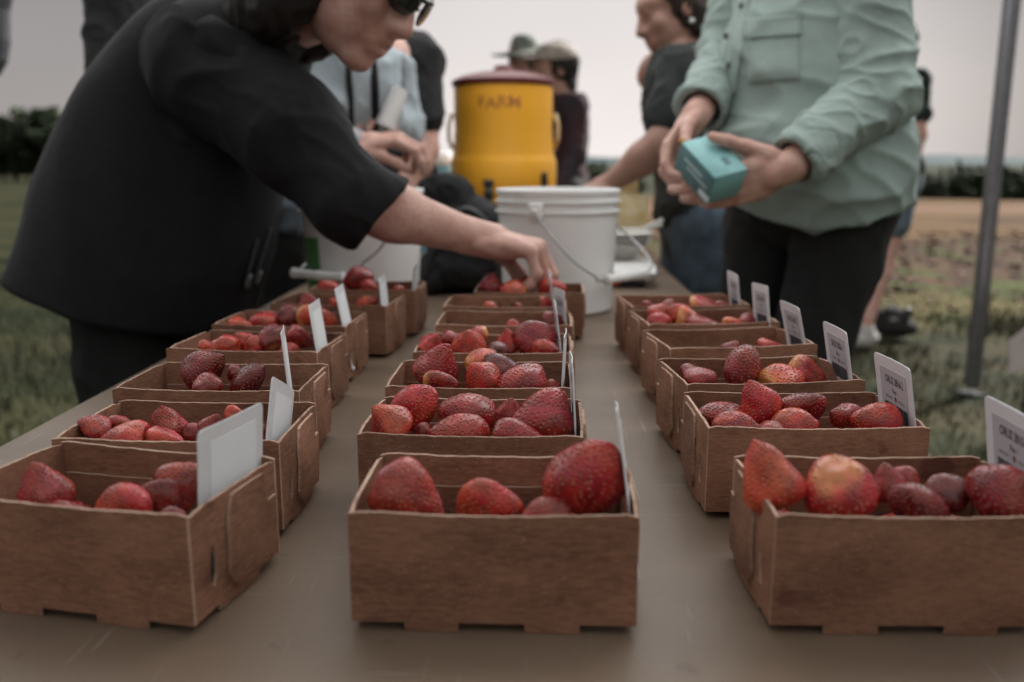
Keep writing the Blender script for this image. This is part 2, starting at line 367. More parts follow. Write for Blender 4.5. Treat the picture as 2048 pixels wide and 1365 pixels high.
# trees: tapered trunk with limbs and a crown of leaf-sized faces
M['leaf'] = mat('leaf_green', (.030, .052, .018), .7, .5, .6, objrand=.3)
M['leaf_olive'] = mat('leaf_dark', (.020, .034, .018), .7, .5, .6, objrand=.3)
def tree_meshes(seed, hgt, rad, conifer=False, nleaf=3200):
    rng = np.random.default_rng(seed); tb = MB()
    tb.tube([(0, 0, -.3), (.05, 0, hgt * .3), (0, .05, hgt * .62), (.05, 0, hgt * .93)], [hgt * .03, hgt * .024, hgt * .014, hgt * .004], 8)
    for k in range(7):
        a = rng.uniform(0, 6.28); z = hgt * rng.uniform(.28, .7); rr = rad * rng.uniform(.5, .9)
        tb.tube([(0, 0, z), (math.cos(a) * rr * .5, math.sin(a) * rr * .5, z + rr * .25), (math.cos(a) * rr, math.sin(a) * rr, z + rr * .5)], [hgt * .012, hgt * .008, hgt * .003], 6)
    tm = mesh('trunk', tb.v, tb.f, True)
    V = []; Fc = []
    if conifer:
        cl = []
        for k in range(60):
            t = rng.uniform(0, 1); a = rng.uniform(0, 6.28); r = rad * (1 - t) ** .9 * rng.uniform(.5, 1)
            cl.append((math.cos(a) * r, math.sin(a) * r, hgt * (.14 + .86 * t), rad * .22 * (1 - t * .6)))
    else:
        cl = []
        for k in range(46):
            u = rng.normal(size=3); u /= np.linalg.norm(u); q = rng.uniform(.35, 1) ** .6
            cl.append((u[0] * rad * q, u[1] * rad * q, hgt * .54 + u[2] * hgt * .44 * q, rad * rng.uniform(.18, .34)))
    for i in range(nleaf):
        c = cl[rng.integers(len(cl))]; d = rng.normal(size=3); d /= np.linalg.norm(d); d = d * c[3] * rng.uniform(.4, 1.05)
        p = np.array(c[:3]) + d * np.array([1, 1, .7]); s = rad * rng.uniform(.06, .13)
        a = rng.normal(size=3); a /= np.linalg.norm(a); bb = np.cross(a, rng.normal(size=3)); bb /= np.linalg.norm(bb)
        n0 = len(V); V += [p - a * s, p + bb * s * .5, p + a * s, p - bb * s * .5]; Fc.append((n0, n0 + 1, n0 + 2, n0 + 3))
    return tm, mesh('crown', V, Fc)
TV = [tree_meshes(1, 6.2, 2.6), tree_meshes(2, 5.4, 2.3), tree_meshes(3, 9.5, 2.1, True)]
def tree(name, var, loc, sc, rz, label, group, m):
    t = empty(name, loc, rz); t.scale = (sc, sc, sc)
    link('trunk', TV[var][0], M['bark'], t); link('crown', TV[var][1], m, t)
    return tag(t, label, 'tree', group)
trng = random.Random(11)
left_px = [-20, 4, 28, 52, 76, 100, 122, 144, 166, 190, 214]
names_l = ['leftmost', 'second', 'third', 'fourth', 'fifth', 'sixth', 'seventh', 'eighth', 'ninth', 'tenth', 'eleventh']
for i, px in enumerate(left_px):
    Y = 76 + trng.uniform(-6, 10); p = at(px, 318, Y); g = float(ground_h(np.array(p.x), np.array(p.y)))
    tree('leafy_tree', i % 2, (p.x, p.y, g), (5.3 + trng.uniform(-.8, .9)) / 6.0, trng.uniform(0, 6), 'dark leafy tree at the edge of the left field, %s from the left frame edge' % names_l[i], 'trees along the left field', M['leaf'])
k = 0
ords = ['first', 'second', 'third', 'fourth', 'fifth', 'sixth', 'seventh', 'eighth', 'ninth', 'tenth', 'eleventh', 'twelfth', 'thirteenth', 'fourteenth', 'fifteenth', 'sixteenth', 'seventeenth', 'eighteenth', 'nineteenth', 'twentieth', 'twenty first', 'twenty second', 'twenty third', 'twenty fourth', 'twenty fifth', 'twenty sixth', 'twenty seventh']
for px in [868, 892] + list(range(1176, 1260, 16)) + list(range(1800, 2080, 17)):
    Y = 118 + trng.uniform(-8, 14); p = at(px, 318, Y); g = float(ground_h(np.array(p.x), np.array(p.y)))
    top = CAMZ - (334 + trng.uniform(-14, 24) - 318) / 1800 * Y
    v = 2 if trng.random() < .45 else trng.randrange(2); h0 = (6.2, 5.4, 9.5)[v]
    tree('distant_tree', v, (p.x, p.y, g), max(.5, (top - g) / h0), trng.uniform(0, 6), 'distant dark tree beyond the field, %s from the left in the far tree line' % ords[k], 'far tree line', M['leaf_olive'])
    k += 1

# ------------------------------------------------------------------ canopy tent over the table
def make_canopy(X0, X1, Y0, Y1, cloth, label, front):
    t = empty('canopy_tent', ((X0 + X1) / 2, (Y0 + Y1) / 2, 0)); tag(t, label, 'canopy', 'canopy tents over the table'); first = len(bpy.data.objects)
    for x, y in ((X0, Y0), (X1, Y0), (X0, Y1), (X1, Y1)):
        b = MB(); b.box((x, y, 1.06), (.052, .052, 2.04)); lg = bevel(b.build('leg', M['steel'], t), .006)
        b = MB(); b.box((x, y, .008), (.085, .085, .012)); b.build('foot_plate', M['black_plastic'], lg)
        b = MB(); b.box((x, y, 1.75), (.066, .066, .12)); b.build('slider', M['darksteel'], lg)
    ov = .05; zE = 2.08; zR = 2.75; cx = (X0 + X1) / 2
    V = []; Fc = []; nx, ny = 24, 20
    for i in range(nx + 1):
        for j in range(ny + 1):
            x = X0 - ov + (X1 - X0 + 2 * ov) * i / nx; y = Y0 - ov + (Y1 - Y0 + 2 * ov) * j / ny
            u = 1 - abs(2 * i / nx - 1); w = min(1, 2.6 * (1 - abs(2 * j / ny - 1)))
            V.append((x, y, zE + (zR - zE) * min(u, w) - .05 * math.sin(math.pi * u) * math.sin(math.pi * j / ny)))
    for i in range(nx):
        for j in range(ny):
            a = i * (ny + 1) + j; Fc.append((a, a + ny + 1, a + ny + 2, a + 1))
    link('roof_cloth', mesh('roof_cloth', V, Fc, True), cloth, t)
    def valance(x0, y0, x1, y1):
        V = []; Fc = []; n = 60
        for i in range(n + 1):
            q = i / n; x = x0 + (x1 - x0) * q; y = y0 + (y1 - y0) * q; s = .012 * math.sin(q * 70)
            dx, dy = (s, 0) if x0 == x1 else (0, s)
            V += [(x + dx, y + dy, zE + .01), (x + dx, y + dy, zE - .2 - .03 * abs(math.sin(q * 18)))]
        for i in range(n): Fc.append((2*i, 2*i+1, 2*i+3, 2*i+2))
        link('valance', mesh('valance', V, Fc, True), cloth, t)
    if front: valance(X0 - ov, Y1 + ov, X1 + ov, Y1 + ov)
    valance(X0 - ov, Y0 - ov, X0 - ov, Y1 + ov); valance(X1 + ov, Y0 - ov, X1 + ov, Y1 + ov)
    b = MB()
    for y in (Y0, Y1):
        b.tube([(X0, y, 2.03), (X1, y, 2.03)], .014, 8)
    for x in (X0, X1): b.tube([(x, Y0, 2.03), (x, Y1, 2.03)], .014, 8)
    b.tube([(cx, Y0 + 1.2, zR - .06), (cx, Y1 - 1.2, zR - .06)], .014, 8)
    b.build('truss', M['steel'], t)
    if front:
        b = MB(); P_ = [at(12, -60, Y1 - .1), at(8, 20, Y1 - .1), at(4, 80, Y1 - .1), at(2, 120, Y1 - .1), at(-6, 150, Y1 - .1)]; b.tube(P_, [.05, .025, .035, .028, .012], 8); b.build('tie_strap', M['darksteel'], t)
    for ch in t.children: ch.matrix_parent_inverse = Matrix.Translation(-t.location)
make_canopy(-2.75, 1.879, .95, 3.85, M['canopy'], 'white canopy tent on grey steel legs over the far half of the table', True)
make_canopy(-2.75, 1.879, -4.6, .84, M['added_shade'], 'unseen grey canopy added behind the viewer to shade the near table end', False)  # added out of view to darken the near boxes and table

# ------------------------------------------------------------------ tables
TX0, TX1 = -.522, .318
def make_table(y0, y1, label):
    t = empty('folding_table', ((TX0 + TX1) / 2, (y0 + y1) / 2, 0)); tag(t, label, 'table', 'tables end to end under the canopy')
    w, d = TX1 - TX0, y1 - y0
    b = MB(); b.box((0, 0, TABLE - .022), (w, d, .044)); bevel(b.build('tabletop', M['table'], t), .010, 3)
    b = MB(); b.box((0, 0, TABLE - .064), (w - .09, d - .12, .04)); b.build('apron', M['steel'], t)
    for sx in (-1, 1):
        for sy in (-1, 1):
            b = MB(); b.tube([(sx * (w/2 - .08), sy * (d/2 - .22), TABLE - .05), (sx * (w/2 - .08), sy * (d/2 - .18), .0)], .0135, 10); b.build('leg', M['steel'], t, True)
    for sy in (-1, 1):
        b = MB(); b.tube([(-(w/2 - .08), sy * (d/2 - .195), .25), ((w/2 - .08), sy * (d/2 - .195), .25)], .011, 8); b.build('crossbar', M['steel'], t, True)
    return t
make_table(-.16, 2.235, 'tan folding table holding the rows of strawberry boxes')
make_table(2.245, 4.1, 'far tan folding table holding the yellow drink cooler')

# ------------------------------------------------------------------ cardboard berry boxes
BW, BD, BH, BT = .165, .105, .074, .0021
def strip(segs, axis, off, out, rng, jag=.00035, bow=0.0, span=.08, wave=0.0):
    """thin board built of segments (u0,u1,zl0,zh0,zl1,zh1); axis 'x' or 'y'; off is the board's outer face, out its outward sign"""
    b = MB()
    def pt(u, z, dep):
        bulge = out * bow * math.cos(min(1, abs(u) / span) * math.pi / 2) * math.sin(max(0, min(1, z / BH)) * math.pi * .9) + out * wave * math.sin(u * 95 + z * 60)
        o = off - out * dep + bulge
        return (u, o, z) if axis == 'x' else (o, u, z)
    prev = None; jit = {}
    def jz(u, z, top):
        k = (round(u, 5), round(z, 5))
        if k not in jit: jit[k] = rng.uniform(-jag, jag) if z > .02 else rng.uniform(-jag, jag) * .4
        return z + jit[k]
    for i, (u0, u1, a0, b0, a1, b1) in enumerate(segs):
        nz = 5; rows0 = []; rows1 = []
        A0, B0, A1, B1 = jz(u0, a0, 0), jz(u0, b0, 1), jz(u1, a1, 0), jz(u1, b1, 1)
        V = []
        for q in range(nz + 1):
            f = q / nz
            for u, a, c in ((u0, A0, B0), (u1, A1, B1)):
                z = a + (c - a) * f; V.append(pt(u, z, 0)); V.append(pt(u, z, BT))
        Fc = []; mm = []
        flip = (axis == 'x') == (out < 0)
        for q in range(nz):
            o = q * 4
            Fc.append((o, o+2, o+6, o+4)); mm.append(0)
            Fc.append((o+1, o+5, o+7, o+3)); mm.append(0)
        o = nz * 4
        Fc.append((o, o+2, o+3, o+1)); mm.append(1); Fc.append((0, 1, 3, 2)); mm.append(1)
        left = next((s for s in segs if abs(s[1] - u0) < 1e-6 and abs(s[4] - a0) < 1e-6 and abs(s[5] - b0) < 1e-6), None)
        right = next((s for s in segs if abs(s[0] - u1) < 1e-6 and abs(s[2] - a1) < 1e-6 and abs(s[3] - b1) < 1e-6), None)
        for q in range(nz):
            o = q * 4
            if not left: Fc.append((o, o+4, o+5, o+1)); mm.append(1)
            if not right: Fc.append((o+2, o+3, o+7, o+6)); mm.append(1)
        n0 = len(b.v); b.v += V; b.f += [tuple(k + n0 for k in f) for f in Fc]; b.m += mm
    me = mesh('panel', b.v, b.f, False, b.m)
    bm = bmesh.new(); bm.from_mesh(me); bmesh.ops.remove_doubles(bm, verts=bm.verts, dist=1e-6); bmesh.ops.recalc_face_normals(bm, faces=bm.faces); bm.to_mesh(me); bm.free()
    return me
def box_meshes(seed):
    rng = random.Random(seed); hw, hd = BW / 2, BD / 2; FT = .006
    def longside(tabs):
        us = sorted(set([round(-hw + BW * i / 26, 5) for i in range(27)] + [x for t in tabs for x in t])); segs = []
        for u0, u1 in zip(us, us[1:]):
            mid = (u0 + u1) / 2; lo = 0.0004 if any(a < mid < c for a, c in tabs) else FT
            def top(u): return BH - .0022 * math.cos(u / hw * math.pi / 2) - (0.0016 if abs(u) > hw * .985 else 0)
            segs.append((u0, u1, lo, top(u0), lo, top(u1)))
        return segs
    tabs = ((-.0505 + rng.uniform(-.002, .002), -.0205), (.018, .0498 + rng.uniform(-.002, .002)))
    out = {}
    out['front'] = strip(longside(tabs), 'x', -hd, -1, rng, bow=.0012 + rng.uniform(0, .0012), span=hw)
    out['back'] = strip(longside(tabs), 'x', hd, 1, rng, bow=.001, span=hw)
    for nm, sg in (('left', -1), ('right', 1)):
        ys = [round(-hd + BT + .0003 + (BD - 2 * BT - .0006) * i / 30, 5) for i in range(31)]; segs = []
        hy0, hy1 = -.034, -.0265      # half-moon opening near the front corner
        ys = sorted(set(ys + [round(hy0 + (hy1 - hy0) * k / 8, 5) for k in range(9)]))
        for u0, u1 in zip(ys, ys[1:]):
            def top(u): return BH - .0008 - .0065 * math.exp(-((abs(u) - hd) / .010) ** 2) * .35
            def hole(u):
                q = (u - hy0) / (hy1 - hy0)
                if q <= 0 or q >= 1: return None
                sq = math.sin(q * math.pi) ** .5; return (.033 - .0125 * sq, .033 + .0125 * sq)
            lo = FT if abs((u0 + u1) / 2) > .022 else .0015
            h0, h1 = hole(u0), hole(u1)
            if h0 or h1:
                h0 = h0 or (.034, .034); h1 = h1 or (.034, .034)
                segs.append((u0, u1, lo, h0[0], lo, h1[0])); segs.append((u0, u1, h0[1], top(u0), h1[1], top(u1)))
            else: segs.append((u0, u1, lo, top(u0), lo, top(u1)))
        out[nm] = strip(segs, 'y', sg * (hw - .0002), sg, rng, bow=.0025, span=hd, wave=.0002)
        # outer locking flap, its front edge cut in a wave
        segs = []; ys = [round(-.016 + (.016 + hd - .006) * i / 16, 5) for i in range(17)]
        for u0, u1 in zip(ys, ys[1:]):
            def lo2(u): return .010 + .012 * max(0, 1 - (u + .016) / .012) ** 2 + .004 * max(0, (u - .03) / .02)
            def hi2(u): return (BH - .004) - .016 * max(0, 1 - (u + .016) / .010) ** 2 - (.020 if u > .034 else 0)
            segs.append((u0, u1, lo2(u0), hi2(u0), lo2(u1), hi2(u1)))
        out[nm + '_flap'] = strip(segs, 'y', sg * (hw + .0019), sg, rng, bow=.0027, span=hd, wave=.0004)
    b = MB(); b.box((0, 0, .0078), (BW - .005, BD - .005, .0016)); out['bottom'] = mesh('bottom', b.v, b.f, False, b.m)
    segs = []
    us = [round(-hw + .004 + (BW - .008) * i / 18, 5) for i in range(19)]
    for u0, u1 in zip(us, us[1:]): segs.append((u0, u1, .0092, .0515, .0092, .0515))
    out['inner'] = strip(segs, 'x', hd - .0024, 1, rng, jag=.0004, bow=.0006, span=hw)
    return out
BOXM = [box_meshes(s) for s in (1, 2, 3, 4)]
# nearest first: (front-left corner x, y), turn, and the words that single the row and place out
BOXES = {}
def make_box(key, fx, fy, rot, label):
    """fx, fy: middle of the top front edge"""
    a = R(rot); c = Vector((fx, fy, TABLE)) + Vector((-math.sin(a) * BD / 2, math.cos(a) * BD / 2, 0))
    t = empty('berry_box', c, a); tag(t, label, 'cardboard box', 'cardboard berry boxes in three rows')
    m = BOXM[hash(key) % 1 + (ord(key[0]) * 3 + int(key[1]) * 5) % 4]; mm = [M['kraft'], M['kraft_rim']]
    for nm, part in (('front', 'front_panel'), ('back', 'back_panel'), ('left', 'side_panel'), ('right', 'side_panel'), ('bottom', 'bottom_panel'), ('inner', 'inner_flap')):
        p = link(part, m[nm], mm, t)
        if nm in ('left', 'right'): link('locking_flap', m[nm + '_flap'], mm, p)
    BOXES[key] = (fx, fy, a, c); return t
ORD = {1: 'nearest', 2: 'second', 3: 'third', 4: 'fourth', 5: 'fifth', 6: 'sixth', 7: 'farthest'}
def boxname(key):
    row = {'C': 'middle', 'L': 'left', 'R': 'right'}[key[0]]; n = int(key[1])
    return '%s %s box' % ('farthest' if (key == 'R6' or n == 7) else ORD[n], row)
make_box('C1', -.0255, .478, -.4, 'brown cardboard berry box with four big strawberries, nearest in the middle row')
make_box('C2', -.0500, .626, -1.2, 'heaped brown cardboard berry box, second in the middle row')
make_box('C3', -.0530, .766, -.6, 'brown cardboard berry box with a tall pointed strawberry, third in the middle row')
make_box('C4', -.0485, .910, -1.0, 'full brown cardboard berry box, fourth in the middle row')
make_box('C5', -.0430, 1.068, -.6, 'nearly empty brown cardboard berry box, fifth in the middle row')
make_box('C6', -.0480, 1.204, -1.0, 'nearly empty brown cardboard box with green leafed berries, sixth in the middle row')
make_box('C7', -.0160, 1.341, -1.5, 'brown cardboard berry box under the picking hand, farthest in the middle row')
make_box('L1', -.2780, .485, -11.0, 'dark brown cardboard berry box cropped by the left frame edge, nearest in the left row')
make_box('L2', -.2670, .608, -.6, 'brown cardboard berry box, second in the left row')
make_box('L3', -.2900, .750, -1.0, 'brown cardboard berry box with four very dark strawberries, third in the left row')
make_box('L4', -.3130, .915, -5.0, 'brown cardboard berry box, fourth in the left row')
make_box('L5', -.3145, 1.057, -3.5, 'brown cardboard berry box with one pale yellow strawberry, fifth in the left row')
make_box('L6', -.2910, 1.214, -6.0, 'brown cardboard berry box, sixth in the left row')
make_box('L7', -.2725, 1.360, -2.5, 'brown cardboard berry box before the green label bucket, farthest in the left row')
make_box('R1', .2170, .483, 1.0, 'brown cardboard berry box cropped by the right frame edge, nearest in the right row')
make_box('R2', .2100, .653, 1.2, 'heaped brown cardboard berry box, second in the right row')
make_box('R3', .2145, .792, 7.0, 'brown cardboard berry box, third in the right row')
make_box('R4', .2210, .951, 10.0, 'nearly empty brown cardboard berry box, fourth in the right row')
make_box('R5', .2155, 1.090, 8.0, 'brown cardboard berry box, fifth in the right row')
make_box('R6', .2095, 1.223, 8.0, 'brown cardboard berry box, farthest in the right row')

# ------------------------------------------------------------------ plot cards standing in the boxes
M['laminate'] = mat('laminate_card', (.76, .78, .80), .35, .03, 40)
M['label_back'] = mat('label_back', (.88, .92, .94), .5, .02, 40)
M['label_face'] = mat('label_face', (.50, .49, .53), .5, .03, 40)
M['ink'] = mat('black_ink', (.03, .03, .035), .6, .1, 40)
M['red_ink'] = mat('red_ink', (.22, .04, .035), .6, .2, 80)
_TX = {}
def text_mesh(s, size, sx=.75, bold=.0):
    k = (s, size, sx, bold)
    if k in _TX: return _TX[k]
    cu = bpy.data.curves.new('t', 'FONT'); cu.body = s; cu.size = size; cu.align_x = 'CENTER'; cu.align_y = 'CENTER'; cu.offset = bold; cu.resolution_u = 2
    o = bpy.data.objects.new('t', cu); COL.objects.link(o); dg = bpy.context.evaluated_depsgraph_get(); dg.update()
    me = bpy.data.meshes.new_from_object(o.evaluated_get(dg)); me.transform(Matrix.Diagonal((sx, 1, 1, 1)))
    bpy.data.objects.remove(o, do_unlink=True); _TX[k] = me; return me
CW, CH = .070, .103
def rounded(w, h, r, n=5):
    P = []
    for cx, cy, a0 in ((w/2-r, h/2-r, 0), (-w/2+r, h/2-r, 90), (-w/2+r, -h/2+r, 180), (w/2-r, -h/2+r, 270)):
        for k in range(n + 1):
            a = R(a0 + 90 * k / n); P.append((cx + r * math.cos(a), cy + r * math.sin(a)))
    return P
def curved_sheet(w, h, r, th, off, curl):
    """sheet in the local XY plane facing +Z, gently curled about its height"""
    b = MB(); nx, ny = 14, 8; V = []; Fc = []
    def edge(u):    # half height at u with rounded corners
        d = w / 2 - abs(u); return h / 2 - (r - math.sqrt(max(0, r * r - (r - d) ** 2)) if d < r else 0)
    us = [-w/2 + w * (1 - math.cos(math.pi * i / nx)) / 2 for i in range(nx + 1)]
    for s in (0, 1):
        for u in us:
            for j in range(ny + 1):
                v = -edge(u) + 2 * edge(u) * j / ny; V.append((u, v, off + (th / 2 if s == 0 else -th / 2) + curl * ((u / (w / 2)) ** 2) * CW / .07))
    n1 = (nx + 1) * (ny + 1)
    for i in range(nx):
        for j in range(ny):
            a = i * (ny + 1) + j; Fc.append((a, a + ny + 1, a + ny + 2, a + 1)); Fc.append((n1 + a, n1 + a + 1, n1 + a + ny + 2, n1 + a + ny + 1))
    for i in range(nx):
        a = i * (ny + 1); c = a + ny + 1; Fc.append((a, n1 + a, n1 + c, c)); a += ny; c += ny; Fc.append((a, c, n1 + c, n1 + a))
    for j in range(ny):
        Fc.append((j, j + 1, n1 + j + 1, n1 + j)); a = nx * (ny + 1) + j; Fc.append((a, n1 + a, n1 + a + 1, a + 1))
    me = mesh('sheet', V, Fc, True); me.set_sharp_from_angle(angle=R(35)); return me
SHEET = curved_sheet(CW, CH, .004, .0007, 0, 0.0012)
LABF = curved_sheet(.050, .066, .0005, .0002, .00055, 0.0012 * (.05/.07) ** 2)
LABB = curved_sheet(.050, .084, .0005, .0002, -.00055, 0.0012 * (.05/.07) ** 2)
def barcode(seed):
    b = MB(); rg = random.Random(seed); x = -.021
    while x < .021:
        w = rg.choice((.0005, .0005, .0009, .0013)); b.box((x + w / 2, 0, 0), (w, .013, .00006)); x += w + rg.choice((.0005, .0005, .0009))
    return mesh('barcode', b.v, b.f)
def emblem():
    P = [(0, -.0028), (.0017, -.0008), (.0021, .0012), (.0010, .0022), (-.0010, .0022), (-.0021, .0012), (-.0017, -.0008)]
    V = [(x, y, z) for z in (-.00003, .00003) for x, y in P]; n = len(P)
    Fc = [tuple(range(n))[::-1], tuple(range(n, 2 * n))] + [(i, (i + 1) % n, (i + 1) % n + n, i + n) for i in range(n)]
    return mesh('emblem', V, Fc)
EMB = emblem()
def make_card(key, Yn, N, Fp, Bn, label, text=None, dY=.067):
    """N, Fp: near and far ends of the card's top edge, Bn where its near edge meets the box rim (view points at depth Yn, Yn + dY)"""
    N = at(*N, Yn); Fq = at(*Fp, Yn + dY); Bq = at(*Bn, Yn - .004)
    ux = (N - Fq).normalized(); up = N - Bq; up2 = (up - ux * up.dot(ux)).normalized(); nz2 = ux.cross(up2)
    topz = TABLE + .0105; c = (N + Fq) / 2 - up2 * (CH / 2)
    low = min((c + ux * sx * CW / 2 - up2 * CH / 2).z for sx in (-1, 1)); 
    t = empty('plot_card', c); t.matrix_world = Matrix.Translation(c) @ Matrix((ux, up2, nz2)).transposed().to_4x4()
    tag(t, label, 'card', 'plot cards standing in the berry boxes')
    link('sheet', SHEET, M['laminate'], t)
    def bend(me, ox):
        m2 = me.copy(); m2.materials.clear()
        for v in m2.vertices: v.co.z += .0012 * ((v.co.x + ox) / (CW / 2)) ** 2
        return m2
    lb = link('back_label', LABB, M['label_back'], t, loc=(-.001, .000, 0))
    lf = link('face_label', LABF, M['label_face'], t, loc=(-.001, CH / 2 - .0095 - .033, 0))
    if text:
        main, rep, l1, l2 = text
        z = .00072
        link('lettering', bend(text_mesh(main, .0092, .66, .00022), .001), M['ink'], lf, loc=(.001, .0240, z))
        link('lettering', bend(text_mesh(rep, .0056, .80, .0001), .001), M['ink'], lf, loc=(.001, .0155, z))
        link('lettering', bend(text_mesh(l1, .0029, .85, .00003), -.0115), M['ink'], lf, loc=(-.0115, .0090, z))
        link('lettering', bend(text_mesh(l2, .0029, .85, .00003), .0125), M['ink'], lf, loc=(.0125, .0090, z))
        link('emblem', bend(EMB, .0005), M['red_ink'], lf, loc=(.0005, .0090, z))
        link('barcode', bend(barcode(len(key) + int(key[1]) * 7), .001), M['ink'], lf, loc=(.001, -.002, z + .0001))
        link('lettering', bend(text_mesh(main.replace('-', '').replace(' ', ''), .0036, .9, .00004), .001), M['ink'], lf, loc=(.001, -.0125, z))
    return t
T = lambda a: (a, 'Rep 1', 'ORUS 3079-1', 'ORUS 3016-1')
K = make_card
K('R1', .515, (2085, 850), (1975, 790), (2100, 1030), 'white plot card cropped by the right frame edge, in the nearest right box', T('ORUS 3810-1'))
K('R2', .668, (1822, 738), (1752, 703), (1837, 852), 'white plot card reading ORUS 3816-2 in the second right box', T('ORUS 3816-2'))
K('R3', .812, (1695, 665), (1649, 642), (1708, 755), 'white plot card reading ORUS 3826-1 in the third right box', T('ORUS 3826-1'))
K('R4', .967, (1600, 617), (1562, 600), (1615, 690), 'white plot card in the nearly empty fourth right box', T('ORUS 3807-2'))
K('R5', 1.10, (1537, 573), (1506, 565), (1542, 641), 'white plot card in the fifth right box, second from the far end', T('ORUS 3802-1'))
K('R6', 1.235, (1477, 552), (1456, 541), (1483, 608), 'white plot card in the farthest right box, smallest in its row', T('ORUS 3821-1'))
K('L1', .508, (405, 862), (522, 806), (396, 1003), 'large blank white card at the nearest left box', None, .061)
K('L2', .640, (546, 752), (592, 782), (545, 863), 'blank white card slanting down at the second left box', None)
K('L3', .778, (564, 666), (569, 649), (576, 759), 'narrow white card leaning in the third left box', None)
K('L4', .930, (619, 611), (640, 596), (632, 691), 'blank white card with grey border in the fourth left box', None)
K('L5', 1.075, (671, 578), (687, 566), (685, 645), 'blank white card in the fifth left box beside the pale strawberry', None)
K('L6', 1.225, (759, 557), (772, 547), (764, 611), 'blank white card in the sixth left box', None)
K('L7', 1.375, (829, 533), (840, 524), (825, 579), 'white card in the farthest left box before the bucket', None)
K('C1', .512, (1237, 817), (1233, 801), (1263, 1025), 'white card seen edge on in the nearest middle box', T('ORUS 3829-1'))
K('C2', .655, (1147, 722), (1141, 702), (1153, 862), 'white card seen edge on in the second middle box', T('ORUS 3830-1'))
K('C3', .795, (1131, 672), (1134, 656), (1126, 770), 'thin white card edge, upright in the third middle box', T('ORUS 3833-1'))
K('C4', .940, (1113, 612), (1108, 598), (1123, 699), 'slanted white card edge in the fourth middle box', T('ORUS 3835-1'))
K('C5', 1.090, (1129, 583), (1110, 575), (1134, 647), 'white card with dark lettering turned towards the viewer, fifth middle box', T('ORUS 3837-1'), .060)
K('C6', 1.225, (1102, 553), (1098, 541), (1107, 600), 'thin white card edge before the bucket, sixth middle box', T('ORUS 3839-1'))

# ------------------------------------------------------------------ strawberries
def berry_mesh(seed, kind):
    rng = np.random.default_rng(seed); nt, npH = 124, 160
    t = np.linspace(0, 1, nt)          # 0 stem end, 1 tip
    if kind == 'conic':  r = np.sin(np.pi * np.clip(t, 0, 1) ** .58) ** .76
    elif kind == 'globe': r = np.sin(np.pi * t ** .86) ** .66
    elif kind == 'long': r = np.sin(np.pi * t ** .64) ** .66
    else: r = np.sin(np.pi * t ** .70) ** .60
    r = r / r.max(); z = t - .5
    z = z + .07 * np.exp(-(t / .07) ** 2) * (1) - .0
    ph = np.linspace(0, 2 * np.pi, npH, endpoint=False)
    T, PH = np.meshgrid(t, ph, indexing='ij')
    lobes = 1 + .08 * np.sin(3 * PH + rng.uniform(0, 6)) * np.sin(np.pi * T) + .06 * np.sin(2 * PH + rng.uniform(0, 6))
    Rr = r[:, None] * .5 * lobes
    P = np.stack([Rr * np.cos(PH), Rr * np.sin(PH), np.repeat(z[:, None], npH, 1)], -1)
    if kind == 'wedge': P[..., 1] *= .78; P[..., 0] *= 1.05
    P = P * (1 + .19 * fbm(P, 2.3, seed * 5, 2)[..., None] * .5)
    P[..., 0] += .05 * np.sin(P[..., 2] * 3 + seed)
    flat = P.reshape(-1, 3)
    # normals by differences
    dT = np.gradient(P, axis=0); dP = np.roll(P, -1, 1) - np.roll(P, 1, 1)
    N = np.cross(dP, dT); N /= (np.linalg.norm(N, axis=-1, keepdims=True) + 1e-9)
    if np.mean(np.sum(N * P, -1)) < 0: N = -N
    # achenes on a spiral, one dimple each
    ns = 235; gi = np.arange(ns); zt = .07 + .90 * (gi + .5) / ns; zt = zt ** .93
    pa = (gi * 2.399963 + rng.normal(0, .10, ns)) % (2 * np.pi); zt = np.clip(zt + rng.normal(0, .006, ns), .05, .98)
    ti = np.clip((zt * (nt - 1)).round().astype(int), 1, nt - 2); pi = (pa / (2 * np.pi) * npH).round().astype(int) % npH
    S = P[ti, pi]; SN = N[ti, pi]
    D = np.linalg.norm(flat[:, None, :] - S[None], axis=-1); dm = D.min(1).reshape(nt, npH)
    sp = .0285
    dis = -.029 * np.exp(-(dm / (sp * .62)) ** 2) + .006 * np.exp(-((dm - sp * 1.2) / (sp * .5)) ** 2)
    dis *= np.clip((T - .03) / .06, 0, 1)
    P = P + N * dis[..., None]
    V = P.reshape(-1, 3); Fc = []
    for i in range(nt - 1):
        for j in range(npH):
            j2 = (j + 1) % npH; Fc.append((i * npH + j, i * npH + j2, (i + 1) * npH + j2, (i + 1) * npH + j))
    me = mesh('berry', V, Fc, True)
    b = MB()
    for s, n_, q in zip(S, SN, ti):
        n_ = Vector(n_); c = Vector(s) - n_ * .0150; d = Vector((0, 0, 1)); d = (d - n_ * d.dot(n_)).normalized(); e = n_.cross(d); a_, b_, h_ = .0175, .0112, .010
        b.add([c + d * a_, c + e * b_, c - d * a_, c - e * b_, c + n_ * h_], [(0, 1, 4), (1, 2, 4), (2, 3, 4), (3, 0, 4)])
    return me, mesh('seeds', b.v, b.f, True)
KINDS = ['conic', 'globe', 'long', 'wedge', 'conic', 'globe', 'wedge']
BERRY = [berry_mesh(i + 1, k) for i, k in enumerate(KINDS)]
BYK = {'conic': (0, 4), 'globe': (1, 5), 'long': (2, 2), 'wedge': (3, 6)}
